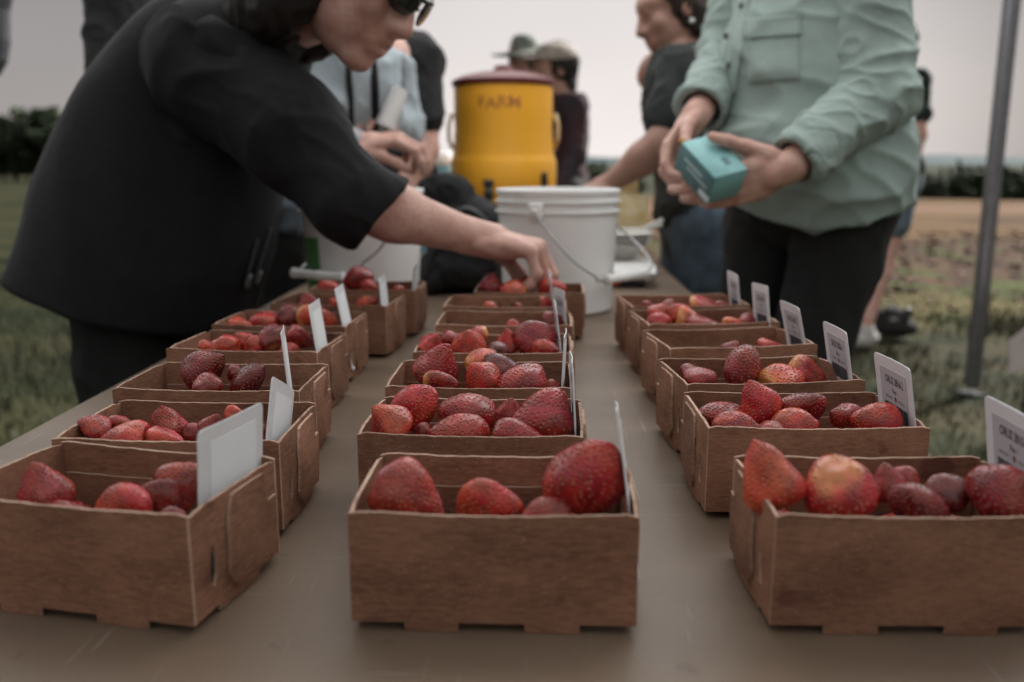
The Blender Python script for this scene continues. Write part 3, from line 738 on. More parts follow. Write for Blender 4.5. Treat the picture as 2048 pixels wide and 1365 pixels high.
def berry_mat():
    m = bpy.data.materials.new('strawberry_skin'); m.use_nodes = True; nt = m.node_tree; n = nt.nodes; l = nt.links; b = n["Principled BSDF"]
    b.inputs["Roughness"].default_value = .3; b.inputs["Specular IOR Level"].default_value = .6
    oi = n.new("ShaderNodeObjectInfo"); tc = n.new("ShaderNodeTexCoord"); sx = n.new("ShaderNodeSeparateXYZ"); l.new(tc.outputs["Object"], sx.inputs[0])
    ad = n.new("ShaderNodeVectorMath"); ad.operation = 'ADD'; l.new(tc.outputs["Object"], ad.inputs[0])
    cb = n.new("ShaderNodeCombineXYZ"); l.new(oi.outputs["Random"], cb.inputs[0]); sc = n.new("ShaderNodeVectorMath"); sc.operation = 'SCALE'; sc.inputs[3].default_value = 19; l.new(cb.outputs[0], sc.inputs[0]); l.new(sc.outputs[0], ad.inputs[1])
    def nz(s, d=3):
        t = n.new("ShaderNodeTexNoise"); t.inputs["Scale"].default_value = s; t.inputs["Detail"].default_value = d; l.new(ad.outputs[0], t.inputs["Vector"]); return t.outputs["Fac"]
    def rng(s, a, b_, c=0., d=1.):
        r = n.new("ShaderNodeMapRange"); r.interpolation_type = 'SMOOTHSTEP'; r.inputs[1].default_value = a; r.inputs[2].default_value = b_; r.inputs[3].default_value = c; r.inputs[4].default_value = d; l.new(s, r.inputs[0]); return r.outputs[0]
    def ma(op, a, b_):
        x = n.new("ShaderNodeMath"); x.operation = op
        for i, q in enumerate((a, b_)):
            if isinstance(q, (int, float)): x.inputs[i].default_value = q
            else: l.new(q, x.inputs[i])
        return x.outputs[0]
    hv = n.new("ShaderNodeHueSaturation"); l.new(oi.outputs["Color"], hv.inputs["Color"]); l.new(rng(nz(3.2, 4), .3, .7, .62, 1.28), hv.inputs["Value"])
    l.new(rng(nz(1.7, 2), .3, .7, .492, .508), hv.inputs["Hue"])
    # pale shoulder round the hulled stem end, strength from the berry's own ripeness (colour alpha)
    zz = ma('ADD', sx.outputs[2], ma('MULTIPLY', ma('SUBTRACT', nz(2.6, 3), .5), .35))
    inv = ma('SUBTRACT', 1.0, oi.outputs["Alpha"]); t0 = ma('ADD', -.52, ma('MULTIPLY', inv, .42))
    pale = ma('MULTIPLY', rng(ma('SUBTRACT', zz, t0), -.10, .10, 1., 0.), rng(inv, .05, .4, 0., .9))
    m1 = n.new("ShaderNodeMix"); m1.data_type = 'RGBA'; l.new(pale, m1.inputs[0]); l.new(hv.outputs[0], m1.inputs[6]); m1.inputs[7].default_value = (.62, .25, .07, 1)
    scar = ma('MULTIPLY', rng(zz, -.52, -.42, 1., 0.), rng(oi.outputs["Alpha"], .2, .95, 1., .25))
    m2 = n.new("ShaderNodeMix"); m2.data_type = 'RGBA'; l.new(scar, m2.inputs[0]); l.new(m1.outputs[2], m2.inputs[6]); m2.inputs[7].default_value = (.72, .52, .28, 1)
    l.new(m2.outputs[2], b.inputs["Base Color"]); l.new(rng(nz(6, 3), .3, .7, .16, .34), b.inputs["Roughness"])
    bp = n.new("ShaderNodeBump"); bp.inputs["Strength"].default_value = .15; bp.inputs["Distance"].default_value = .001; l.new(nz(45, 2), bp.inputs["Height"]); l.new(bp.outputs[0], b.inputs["Normal"])
    return m
M['berry'] = berry_mat()
M['seed'] = mat('achene', (.45, .17, .05), .4, .3, 9, col2=(.70, .42, .13))
M['calyx'] = mat('calyx_green', (.05, .11, .025), .6, .3, 20)
TONE = {'dark': ((.20, .012, .012), 'dark wine red'), 'black': ((.13, .009, .010), 'almost black red'), 'red': ((.40, .028, .020), 'red'), 'bright': ((.45, .050, .024), 'bright orange red'),
        'mauve': ((.31, .022, .020), 'dull mauve red'), 'deep': ((.27, .016, .015), 'deep red'), 'pale': ((.46, .07, .03), 'pale orange')}
def calyx_mesh():
    b = MB()
    for k in range(9):
        a = k * 2 * math.pi / 9; ca, sa = math.cos(a), math.sin(a)
        pts = [(.04, 0, .0), (.16, .07, .03), (.30, 0, .10), (.16, -.07, .03)]
        b.add([(x * ca - y * sa, x * sa + y * ca, -z) for x, y, z in pts] + [(x * ca - y * sa, x * sa + y * ca, -z - .012) for x, y, z in pts], [(0,1,2,3), (7,6,5,4), (0,4,5,1), (1,5,6,2), (2,6,7,3), (3,7,4,0)])
    b.tube([(0, 0, 0), (.02, .01, -.14)], .022, 6)
    return mesh('calyx', b.v, b.f)
CALYX = calyx_mesh()
brng = random.Random(5)
def berry(key, px, py, w, h, frac, ang, tilt, tone, kind, where, alpha=.9, cal=False, spin=None, label=None):
    fx, fy, a, c = BOXES[key]
    Y = fy + (frac * BD); p = at(px, py, Y); s = Y / F_PX * 1.02
    d = Vector((math.cos(R(ang)), -math.sin(R(tilt)), math.sin(R(ang)))).normalized()
    horiz = abs(math.cos(R(ang))) > .75
    L, D = (w * s, h * s) if horiz else (h * s, w * s)
    L = L * (1 + .25 * abs(math.sin(R(tilt)))); D2 = max(D, .76 * L)
    if horiz: p = p - Vector((0, 0, (D2 - D) * .42))
    D = D2
    put_berry(p, d, L, D, tone, kind, label or ('%s strawberry %s in the %s' % (TONE[tone][1], where, boxname(key))), alpha, cal, 'strawberries in the ' + boxname(key), spin)
def put_berry(p, d, L, D, tone, kind, label, alpha=.9, cal=False, group=None, spin=None):
    v = BYK[kind][brng.randrange(2)]
    o = bpy.data.objects.new('strawberry', BERRY[v][0]); COL.objects.link(o)
    if not BERRY[v][0].materials: BERRY[v][0].materials.append(M['berry']); BERRY[v][1].materials.append(M['seed'])
    q = d.to_track_quat('Z', 'Y').to_matrix() @ Matrix.Rotation(spin if spin is not None else brng.uniform(0, 6.28), 3, 'Z')
    o.matrix_world = Matrix.Translation(p) @ q.to_4x4() @ Matrix.Diagonal((D * 1.03, D * 1.03, L * 1.03, 1))
    col = TONE[tone][0]; j = brng.uniform(.88, 1.15); alpha = brng.uniform(.66, .92) if alpha == .9 else alpha; o.color = (col[0] * j, col[1] * j, col[2] * j, alpha)
    sd_ = bpy.data.objects.new('seeds', BERRY[v][1]); COL.objects.link(sd_); sd_.parent = o; sd_["kind"] = "stuff"
    if cal: link('calyx', CALYX, M['calyx'], o, loc=(0, 0, -.47))
    tag(o, label, 'strawberry', group)
    return o
B_ = berry
# nearest middle box
B_('C1', 820, 990, 158, 116, .36, -22, 15, 'mauve', 'conic', 'lying tip right at the left end')
B_('C1', 982, 1008, 140, 96, .32, 12, 30, 'red', 'wedge', 'sitting second from the left')
B_('C1', 1099, 1030, 116, 82, .22, 165, 35, 'deep', 'globe', 'small and low, third from the left')
B_('C1', 1175, 950, 158, 166, .36, 62, 10, 'red', 'wedge', 'giant and tallest at the right end')
# second middle box
B_('C2', 776, 846, 90, 84, .20, 130, 10, 'bright', 'conic', 'at the front left corner')
B_('C2', 835, 812, 104, 86, .62, 35, 10, 'red', 'wedge', 'rising highest at the left')
B_('C2', 938, 824, 114, 82, .52, 170, 20, 'mauve', 'globe', 'large in the centre')
B_('C2', 1018, 822, 56, 54, .75, 80, 10, 'deep', 'conic', 'small at the back right of centre')
B_('C2', 1082, 836, 138, 80, .42, 190, 15, 'deep', 'long', 'longest, lying at the right beside the card')
B_('C2', 918, 866, 120, 70, .20, 160, 20, 'mauve', 'globe', 'bruised, low at the front centre')
B_('C2', 847, 866, 42, 38, .28, 90, 40, 'dark', 'globe', 'tiny between its front left neighbours')
B_('C2', 1040, 876, 112, 60, .16, 0, 10, 'mauve', 'long', 'low at the front right')
# third middle box
B_('C3', 876, 730, 88, 96, .50, 62, 15, 'deep', 'conic', 'tall and pointed at the left', label='tall pointed strawberry with pitted skin at the left of the third middle box')
B_('C3', 884, 762, 72, 48, .20, 5, 25, 'deep', 'wedge', 'small with yellowish stem end', alpha=.35)
B_('C3', 962, 722, 66, 48, .80, 20, -25, 'pale', 'globe', 'with a hollow cream core at the back', alpha=.3)
B_('C3', 958, 754, 74, 64, .27, 120, 30, 'red', 'conic', 'rounded at the front centre')
B_('C3', 1003, 736, 96, 44, .62, -12, 0, 'black', 'long', 'flat at the back right')
B_('C3', 1042, 760, 108, 56, .32, 175, 15, 'deep', 'long', 'long at the front right')
B_('C3', 1103, 772, 30, 28, .34, 0, 0, 'deep', 'globe', 'tiny at the foot of the card')
# fourth middle box
B_('C4', 862, 688, 50, 46, .36, 60, 20, 'red', 'conic', 'at the left end')
B_('C4', 900, 680, 42, 34, .70, 0, 0, 'deep', 'globe', 'behind at the left')
B_('C4', 953, 671, 50, 38, .76, 190, 10, 'red', 'wedge', 'with a cream tip at the back', alpha=.4)
B_('C4', 938, 690, 70, 58, .36, 90, 35, 'bright', 'conic', 'large, left of centre')
B_('C4', 1016, 682, 44, 48, .52, 95, 10, 'red', 'conic', 'upright, right of centre')
B_('C4', 1073, 674, 88, 64, .46, 20, 15, 'deep', 'wedge', 'largest and darkest at the right')
B_('C4', 1090, 697, 50, 40, .22, 0, 30, 'red', 'globe', 'small at the front right')
B_('C4', 998, 702, 52, 36, .28, 0, 0, 'black', 'globe', 'sunk low in the centre')
B_('C5', 1108, 645, 52, 34, .42, 0, 0, 'dark', 'long', 'beside the card')
B_('C5', 1027, 656, 34, 30, .40, 0, 0, 'red', 'globe', 'barely showing')
B_('C6', 980, 614, 30, 24, .40, 0, 0, 'bright', 'globe', 'with a green cap, left of centre', cal=True)
B_('C6', 1092, 607, 30, 28, .42, 0, 0, 'red', 'conic', 'with a green cap beside the card', cal=True)
B_('C6', 1036, 617, 24, 20, .45, -30, 30, 'deep', 'globe', 'tiny with a green cap in the centre', cal=True)
B_('C7', 982, 568, 46, 44, .50, 80, 0, 'dark', 'conic', 'at the left under the wrist')
B_('C7', 1026, 578, 48, 32, .22, 170, 40, 'bright', 'globe', 'pale at the front, below the fingers', alpha=.3)
B_('C7', 1104, 576, 56, 40, .42, 0, 10, 'red', 'globe', 'at the right')
B_('C7', 1052, 569, 36, 36, .60, 90, 0, 'dark', 'globe', 'pinched by the fingertips')
# left row
B_('L1', 87, 974, 102, 106, .40, 100, 10, 'deep', 'conic', 'upright at the left end')
B_('L1', 122, 1026, 72, 56, .30, 0, 0, 'deep', 'globe', 'half hidden under the upright one')
B_('L1', 248, 1012, 110, 86, .30, 90, 40, 'red', 'globe', 'round at the front centre')
B_('L1', 322, 998, 92, 80, .45, 150, 20, 'dark', 'wedge', 'behind and right of the round one')
B_('L1', 372, 965, 108, 104, .58, 40, 10, 'deep', 'conic', 'large, half covered by the white card')
B_('L1', 345, 1032, 54, 40, .20, 0, 0, 'dark', 'globe', 'low at the front right')
B_('L2', 190, 854, 66, 58, .42, 150, 20, 'mauve', 'wedge', 'at the left end')
B_('L2', 237, 848, 50, 40, .56, 0, 0, 'mauve', 'globe', 'second from the left, at the back')
B_('L2', 250, 874, 96, 54, .20, 175, 10, 'red', 'long', 'long and low at the front left')
B_('L2', 333, 846, 74, 78, .52, 95, 15, 'deep', 'conic', 'tallest, upright in the centre')
B_('L2', 330, 877, 78, 48, .20, 0, 10, 'red', 'long', 'low at the front centre')
B_('L2', 425, 854, 52, 58, .50, 60, 10, 'deep', 'conic', 'just left of the near white card')
B_('L2', 467, 829, 40, 34, .76, 0, 0, 'bright', 'globe', 'small at the back right')
B_('L2', 388, 866, 46, 44, .48, 0, 20, 'dark', 'globe', 'low, right of centre')
B_('L2', 522, 864, 40, 40, .60, 60, 0, 'dark', 'conic', 'in the right corner behind the card')
B_('L3', 414, 736, 100, 74, .50, 38, 10, 'dark', 'conic', 'leaning right with golden seeds')
B_('L3', 416, 772, 64, 48, .22, 20, 30, 'deep', 'globe', 'small at the front')
B_('L3', 498, 757, 88, 62, .36, 40, 15, 'black', 'wedge', 'large at the right')
B_('L3', 470, 748, 34, 34, .62, 0, 0, 'dark', 'globe', 'small between two larger ones')
B_('L4', 446, 692, 66, 42, .30, 175, 10, 'red', 'long', 'long at the front left')
B_('L4', 487, 678, 46, 34, .62, 150, 0, 'red', 'conic', 'behind, left of centre')
B_('L4', 508, 691, 46, 38, .35, 90, 30, 'red', 'wedge', 'with a whitish stem end in the centre', alpha=.35)
B_('L4', 545, 678, 66, 52, .50, 120, -20, 'dark', 'globe', 'with a greenish stem scar', alpha=.7)
B_('L4', 600, 677, 60, 44, .50, -25, 0, 'deep', 'conic', 'at the right beside the card')
B_('L4', 580, 700, 42, 30, .25, 0, 0, 'red', 'globe', 'low at the front right')
B_('L4', 410, 694, 28, 30, .30, 0, 0, 'bright', 'globe', 'tiny at the far left')
B_('L5', 480, 649, 44, 30, .20, 0, 0, 'bright', 'long', 'low at the front left')
B_('L5', 530, 642, 58, 38, .42, 175, 10, 'red', 'globe', 'second from the left')
B_('L5', 582, 634, 58, 50, .50, 120, 10, 'black', 'globe', 'in the centre')
B_('L5', 637, 632, 84, 50, .36, 0, 20, 'pale', 'wedge', 'largest, pale yellow, behind the card', alpha=.3)
B_('L6', 614, 601, 38, 32, .62, 100, 0, 'deep', 'conic', 'at the left')
B_('L6', 669, 609, 26, 24, .32, 0, 0, 'red', 'globe', 'small in the centre')
B_('L6', 735, 607, 48, 34, .36, 20, 10, 'bright', 'wedge', 'at the right beside the card')
B_('L7', 663, 577, 50, 32, .32, 0, 10, 'red', 'long', 'at the left')
B_('L7', 719, 559, 62, 48, .50, 100, -20, 'deep', 'globe', 'largest, piled on top in the centre')
B_('L7', 737, 576, 38, 32, .30, 0, 30, 'red', 'globe', 'below the top one')
B_('L7', 797, 581, 26, 22, .40, 0, 0, 'bright', 'globe', 'small at the right')
B_('L7', 682, 581, 26, 22, .25, 0, 0, 'red', 'globe', 'small at the front, left of centre')
# right row
B_('R1', 1536, 950, 112, 146, .36, 112, -18, 'bright', 'conic', 'standing at the left corner', alpha=.75)
B_('R1', 1682, 980, 146, 120, .32, -70, -30, 'red', 'globe', 'big with a yellow hull scar on top', alpha=.68)
B_('R1', 1770, 965, 78, 80, .62, 100, 0, 'mauve', 'conic', 'behind, third from the left')
B_('R1', 1812, 958, 58, 50, .78, 60, 0, 'mauve', 'globe', 'small at the back')
B_('R1', 1835, 1010, 114, 96, .32, 120, 20, 'dark', 'wedge', 'shaded at the front centre')
B_('R1', 1900, 984, 86, 80, .56, 30, 0, 'black', 'wedge', 'glossy and dark at the back right')
B_('R1', 2006, 990, 136, 112, .34, 70, 20, 'dark', 'globe', 'before the cropped card')
B_('R2', 1448, 830, 106, 68, .46, 165, 15, 'deep', 'wedge', 'broad at the left end')
B_('R2', 1470, 853, 92, 62, .22, 10, 25, 'mauve', 'globe', 'dull, at the front left')
B_('R2', 1510, 799, 84, 90, .50, 112, 15, 'red', 'conic', 'tallest, upright and pitted')
B_('R2', 1605, 814, 98, 76, .56, 30, 15, 'dark', 'wedge', 'behind, right of centre')
B_('R2', 1588, 848, 88, 64, .24, 15, 30, 'bright', 'globe', 'at the front centre')
B_('R2', 1690, 839, 78, 66, .42, 150, 20, 'deep', 'conic', 'shiny, second from the right')
B_('R2', 1754, 843, 98, 70, .27, 160, 15, 'red', 'globe', 'at the right end before the card')
B_('R2', 1545, 864, 68, 46, .16, 0, 0, 'deep', 'globe', 'low at the front edge')
B_('R3', 1400, 755, 70, 50, .32, 15, 15, 'deep', 'wedge', 'at the left end')
B_('R3', 1379, 748, 44, 42, .60, 0, 0, 'dark', 'globe', 'in the left corner behind another')
B_('R3', 1487, 730, 94, 78, .38, 80, 20, 'deep', 'wedge', 'biggest and highest', alpha=.8)
B_('R3', 1568, 757, 96, 64, .28, 15, -25, 'bright', 'wedge', 'with a pale cut side', alpha=.45)
B_('R3', 1614, 747, 86, 56, .46, -20, 10, 'deep', 'conic', 'with a yellow shoulder at the right', alpha=.5)
B_('R4', 1464, 697, 40, 34, .42, 60, 0, 'dark', 'conic', 'in the centre')
B_('R4', 1542, 695, 58, 36, .42, 0, 10, 'red', 'long', 'at the right')
B_('R5', 1318, 645, 50, 40, .32, 10, 20, 'red', 'globe', 'at the front left')
B_('R5', 1322, 627, 50, 42, .52, 60, 0, 'bright', 'conic', 'at the back left', alpha=.6)
B_('R5', 1357, 630, 58, 46, .46, 150, 10, 'red', 'wedge', 'in the middle of the left heap', alpha=.6)
B_('R5', 1382, 639, 66, 42, .30, -12, 10, 'bright', 'conic', 'with a greenish yellow stem end', alpha=.35)
B_('R5', 1406, 649, 76, 38, .20, 0, 10, 'deep', 'long', 'long at the front centre')
B_('R5', 1463, 647, 40, 28, .26, 0, 10, 'bright', 'globe', 'small, right of centre', alpha=.4)
B_('R5', 1495, 640, 38, 32, .40, 80, 0, 'deep', 'conic', 'small at the right')
B_('R6', 1340, 608, 28, 22, .50, 60, 0, 'dark', 'conic', 'small at the left')
B_('R6', 1406, 609, 58, 30, .40, 0, 10, 'red', 'long', 'with a pale middle, right of centre', alpha=.4)
B_('R6', 1444, 612, 32, 22, .40, 0, 0, 'deep', 'globe', 'at the right')
B_('R6', 1294, 612, 24, 22, .45, 0, 0, 'dark', 'globe', 'tiny in the left corner')
# the lower layer that carries the heaps
for key, (fx, fy, a, c) in BOXES.items():
    if key in ('C5', 'C6', 'R4'): continue
    n = 8
    for i in range(n):
        u = (-.5 + (i % 4 + .5) / 4) * (BW - .02) + brng.uniform(-.004, .004); v = (-.5 + (i // 4 + .5) / 2) * (BD - .02) + brng.uniform(-.003, .003)
        p = c + Vector((u * math.cos(a) - v * math.sin(a), u * math.sin(a) + v * math.cos(a), .0275))
        D = brng.uniform(.031, .036)
        put_berry(p, Vector((brng.uniform(-1, 1), brng.uniform(-1, 1), .3)).normalized(), D * 1.05, D, brng.choice(('deep', 'red', 'dark')), 'globe', 'red strawberry in the lower layer of the %s' % boxname(key), .9, False, 'lower layer strawberries in the ' + boxname(key))
for key, px, py in (('C5', 930, 655), ('R4', 1400, 700)):
    pass

# ------------------------------------------------------------------ implicit surfaces for bodies, hands, cloth
def cone(a, b, ra, rb): return ('c', np.array(a, float), np.array(b, float), float(ra), float(rb))
def ell(c, r, ax=None):
    """ellipsoid; ax: rows are the local axes"""
    return ('e', np.array(c, float), np.array(r, float), np.eye(3) if ax is None else np.array([list(v) for v in ax], float))
def sub(p): return ('s', p)
def _ev(p, X):
    if p[0] == 'c':
        _, a, b, ra, rb = p; ab = b - a; t = np.clip(((X - a) @ ab) / max(1e-9, ab @ ab), 0, 1)
        return np.linalg.norm(X - a - t[..., None] * ab, axis=-1) - (ra + (rb - ra) * t)
    _, c, r, ax = p; q = (X - c) @ ax.T; k0 = np.linalg.norm(q / r, axis=-1); k1 = np.linalg.norm(q / (r * r), axis=-1)
    return k0 * (k0 - 1) / np.maximum(k1, 1e-6)
def _bb(p):
    if p[0] == 'c': r = max(p[3], p[4]); return np.minimum(p[1], p[2]) - r, np.maximum(p[1], p[2]) + r
    r = np.abs(p[3].T) @ p[2]; return p[1] - r, p[1] + r
def polygonize(prims, h, k=.02, cuts=(), lo=None, hi=None):
    pos = [p for p in prims if p[0] != 's']; neg = [p[1] for p in prims if p[0] == 's']
    bl = np.min([_bb(p)[0] for p in pos], 0) - 2.5 * h; bh = np.max([_bb(p)[1] for p in pos], 0) + 2.5 * h
    if lo is not None: bl = np.maximum(bl, lo)
    if hi is not None: bh = np.minimum(bh, hi)
    n = np.maximum(4, np.ceil((bh - bl) / h).astype(int) + 1)
    axs = [bl[i] + h * np.arange(n[i]) for i in range(3)]
    V = np.full(n, .25)
    def region(p, pad):
        a, b = _bb(p); i0 = np.clip(np.floor((a - pad - bl) / h).astype(int), 0, n); i1 = np.clip(np.ceil((b + pad - bl) / h).astype(int) + 1, 0, n)
        if np.any(i1 <= i0): return None
        sl = tuple(slice(x, y) for x, y in zip(i0, i1)); X = np.stack(np.meshgrid(*[axs[i][sl[i]] for i in range(3)], indexing='ij'), -1); return sl, X
    for p in pos:
        kk = k
        rg = region(p, kk + 3 * h)
        if rg is None: continue
        sl, X = rg; d = _ev(p, X); v = V[sl]; q = np.maximum(kk - np.abs(v - d), 0) / kk; V[sl] = np.minimum(v, d) - q * q * kk * .25
    for p in neg:
        rg = region(p, .03)
        if rg is None: continue
        sl, X = rg; d = -_ev(p, X); v = V[sl]; kk = .006; q = np.maximum(kk - np.abs(v - d), 0) / kk; V[sl] = np.maximum(v, d) + q * q * kk * .25
    if cuts:
        X = np.stack(np.meshgrid(*axs, indexing='ij'), -1)
        for c in cuts: V = np.maximum(V, c(X))
    ins = V < 0
    # cells with a sign change
    c8 = [(0,0,0),(1,0,0),(0,1,0),(1,1,0),(0,0,1),(1,0,1),(0,1,1),(1,1,1)]
    def cs(A, o): return A[o[0]:A.shape[0]-1+o[0], o[1]:A.shape[1]-1+o[1], o[2]:A.shape[2]-1+o[2]]
    cnt = sum(cs(ins, o).astype(np.int8) for o in c8); mask = (cnt > 0) & (cnt < 8)
    idx = np.argwhere(mask)
    if len(idx) == 0: return np.zeros((0, 3)), np.zeros((0, 4), int)
    vals = np.stack([V[idx[:, 0] + o[0], idx[:, 1] + o[1], idx[:, 2] + o[2]] for o in c8], 1); O = np.array(c8, float)
    acc = np.zeros((len(idx), 3)); num = np.zeros(len(idx))
    for a, b in ((0,1),(2,3),(4,5),(6,7),(0,2),(1,3),(4,6),(5,7),(0,4),(1,5),(2,6),(3,7)):
        va, vb = vals[:, a], vals[:, b]; cr = (va < 0) != (vb < 0); t = np.where(cr, va / np.where(cr, va - vb, 1), 0)
        acc += np.where(cr[:, None], O[a] + t[:, None] * (O[b] - O[a]), 0); num += cr
    P = bl + h * (idx + acc / num[:, None])
    ids = np.full(mask.shape, -1, dtype=np.int64); ids[mask] = np.arange(len(idx))
    quads = []
    for ax in range(3):
        u, v = [(1, 2), (2, 0), (0, 1)][ax]
        sl0 = [slice(None)] * 3; sl1 = [slice(None)] * 3; sl0[ax] = slice(0, -1); sl1[ax] = slice(1, None)
        A, B = ins[tuple(sl0)], ins[tuple(sl1)]; e = np.argwhere(A != B)
        ok = (e[:, u] > 0) & (e[:, v] > 0) & (e[:, u] < mask.shape[u]) & (e[:, v] < mask.shape[v]); e = e[ok]
        if not len(e): continue
        def cell(du, dv):
            q = e.copy(); q[:, u] -= du; q[:, v] -= dv; return ids[q[:, 0], q[:, 1], q[:, 2]]
        Q = np.stack([cell(1, 1), cell(0, 1), cell(0, 0), cell(1, 0)], 1); fl = ~A[e[:, 0], e[:, 1], e[:, 2]]; Q[fl] = Q[fl][:, ::-1]; quads.append(Q)
    Q = np.concatenate(quads); Q = Q[(Q >= 0).all(1)]
    return P, Q
def vnormals(P, Q):
    n = np.cross(P[Q[:, 2]] - P[Q[:, 0]], P[Q[:, 3]] - P[Q[:, 1]]); N = np.zeros_like(P)
    for k in range(4): np.add.at(N, Q[:, k], n)
    return N / (np.linalg.norm(N, axis=1, keepdims=True) + 1e-12)
def relax(P, Q, it=2, f=.5):
    for _ in range(it):
        S = np.zeros_like(P); C = np.zeros(len(P))
        for a, b in ((0, 1), (1, 2), (2, 3), (3, 0)):
            np.add.at(S, Q[:, a], P[Q[:, b]]); np.add.at(S, Q[:, b], P[Q[:, a]]); np.add.at(C, Q[:, a], 1); np.add.at(C, Q[:, b], 1)
        P = P + f * (S / np.maximum(C, 1)[:, None] - P)
    return P
def sdf_obj(name, parts, m, parent, fold=0.0, ff=14.0, stretch=(1, 1, 1), seed=0, it=1):
    """parts: list of (prims, h, k, cuts, lo, hi) polygonised and joined into one mesh"""
    PP = []; QQ = []; n = 0
    for prims, h, k, cuts, lo, hi in parts:
        P, Q = polygonize(prims, h, k, cuts, lo, hi)
        if not len(P): continue
        P = relax(P, Q, it)
        if fold:
            N = vnormals(P, Q); S = P * np.array(stretch)
            w = S + .03 * np.stack([vnoise(S, ff * .5, seed + 9), vnoise(S, ff * .5, seed + 10), vnoise(S, ff * .5, seed + 11)], -1)
            r1 = (1 - np.abs(vnoise(w, ff, seed))) ** 3; r2 = (1 - np.abs(vnoise(w + .5 * S[:, [1, 2, 0]], ff * 1.9, seed + 4))) ** 4; d2 = vnoise(w, ff * .7, seed + 6)
            P = P + N * (fold * (1.5 * r1 + .8 * r2 + .5 * d2 - .8))[:, None]
        PP.append(P); QQ.append(Q + n); n += len(P)
    P = np.concatenate(PP); Q = np.concatenate(QQ)
    me = bpy.data.meshes.new(name); me.vertices.add(len(P)); me.vertices.foreach_set('co', P.astype(np.float32).ravel())
    me.loops.add(len(Q) * 4); me.loops.foreach_set('vertex_index', Q.astype(np.int32).ravel())
    me.polygons.add(len(Q)); me.polygons.foreach_set('loop_start', np.arange(0, len(Q) * 4, 4, dtype=np.int32))
    try: me.polygons.foreach_set('loop_total', np.full(len(Q), 4, dtype=np.int32))
    except Exception: pass
    me.update(calc_edges=True); me.polygons.foreach_set("use_smooth", np.ones(len(Q), dtype=bool)); me.validate()
    o = link(name, me, m, None)
    if parent:
        o.parent = parent; o.matrix_parent_inverse = parent.matrix_world.inverted() if False else Matrix.Translation(-Vector(parent.location))
    return o
def rootat(name, p): return empty(name, p)
def nv(v): v = np.asarray(v, float); return v / np.linalg.norm(v)

def head_prims(c, f, up, s=1.0):
    f = nv(f); up = np.asarray(up, float); up = nv(up - f * (up @ f)); r = np.cross(f, up); c = np.asarray(c, float)
    A = [r, f, up]
    def P(x, y, z): return c + s * (x * r + y * f + z * up)
    L = [ell(P(0, -.012, .032), np.array((.076, .096, .090)) * s, A), ell(P(0, .028, -.040), np.array((.060, .066, .074)) * s, A), ell(P(0, .066, -.098), np.array((.026, .024, .020)) * s, A),
         ell(P(0, .070, .030), np.array((.056, .028, .030)) * s, A),
         cone(P(0, .088, .016), P(0, .108, -.030), .0075 * s, .0125 * s), ell(P(.012, .094, -.034), np.array((.009, .011, .008)) * s, A), ell(P(-.012, .094, -.034), np.array((.009, .011, .008)) * s, A),
         ell(P(0, .086, -.060), np.array((.023, .012, .0065)) * s, A), ell(P(0, .083, -.074), np.array((.020, .012, .008)) * s, A),
         ell(P(.038, .064, -.022), np.array((.022, .020, .020)) * s, A), ell(P(-.038, .064, -.022), np.array((.022, .020, .020)) * s, A)]
    for sx in (-1, 1):
        L += [ell(P(sx * .076, -.010, -.008), np.array((.008, .019, .031)) * s, A), sub(ell(P(sx * .032, .101, .008), np.array((.017, .014, .011)) * s, A)), ell(P(sx * .031, .078, .006), np.array((.013, .012, .012)) * s, A)]
    L.append(sub(ell(P(0, .101, -.0665), np.array((.020, .008, .0022)) * s, A)))
    return L, P, A
NAILS = []
def hand_prims(w, d, n, side, curls, s=1.0, thumb=(35, 20, 20), spread=6, thumb_out=45):
    """w wrist, d towards the knuckles, n the way the palm faces, side towards the thumb; curls: four (mcp, pip, dip) in degrees, index first"""
    d = nv(d); n = np.asarray(n, float); n = nv(n - d * (n @ d)); t = np.cross(n, d); t = t if t @ np.asarray(side, float) > 0 else -t
    w = np.asarray(w, float); L = []
    def P(a, b, c): return w + s * (a * d + b * t + c * n)
    L += [cone(P(-.01, 0, 0), P(.03, 0, 0), .026 * s, .026 * s), ell(P(.052, .000, -.002), np.array((.046, .040, .0155)) * s, [d, t, n]), ell(P(.030, .024, .008), np.array((.032, .016, .015)) * s, [d, t, n]), ell(P(.035, -.022, .006), np.array((.036, .014, .013)) * s, [d, t, n])]
    base = [(.092, .028, -.004), (.096, .009, -.006), (.090, -.010, -.005), (.080, -.027, -.002)]
    seg = [(.042, .025, .021), (.046, .029, .022), (.042, .027, .021), (.033, .020, .019)]; rad = [.0098, .0102, .0096, .0084]
    for i in range(4):
        p = P(*base[i]); L.append(cone(P(.045, base[i][1] * .8, -.004), p, .0115 * s, (rad[i] + .0014) * s)); ang = 0; sp = R(spread * (1.5 - i) * .8)
        for j in range(3):
            ang += R(curls[i][j]); dd = (d * math.cos(sp) + t * math.sin(sp)); v = dd * math.cos(ang) + n * math.sin(ang)
            q = p + v * seg[i][j] * s; L.append(cone(p, q, (rad[i] - .0006 * j) * s, (rad[i] - .0006 * (j + 1)) * s))
            p = q
        NAILS.append((q - v * .010 * s + (-(n * math.cos(ang) - dd * math.sin(ang))) * (rad[i] - .0022) * s, v, -(n * math.cos(ang) - dd * math.sin(ang)), s))
    p = P(.022, .030, .008); ang = R(thumb_out); v = d * math.cos(ang) + t * math.sin(ang); cur = 0
    for j, (ln, r0, r1) in enumerate(((.040, .0155, .0125), (.032, .0122, .0108), (.026, .0108, .0088))):
        cur += R(thumb[j]); v2 = v * math.cos(cur) + (n * .8 - t * .35 + d * .3) * math.sin(cur); v2 = nv(v2); q = p + v2 * ln * s; L.append(cone(p, q, r0 * s, r1 * s)); p = q
    return L
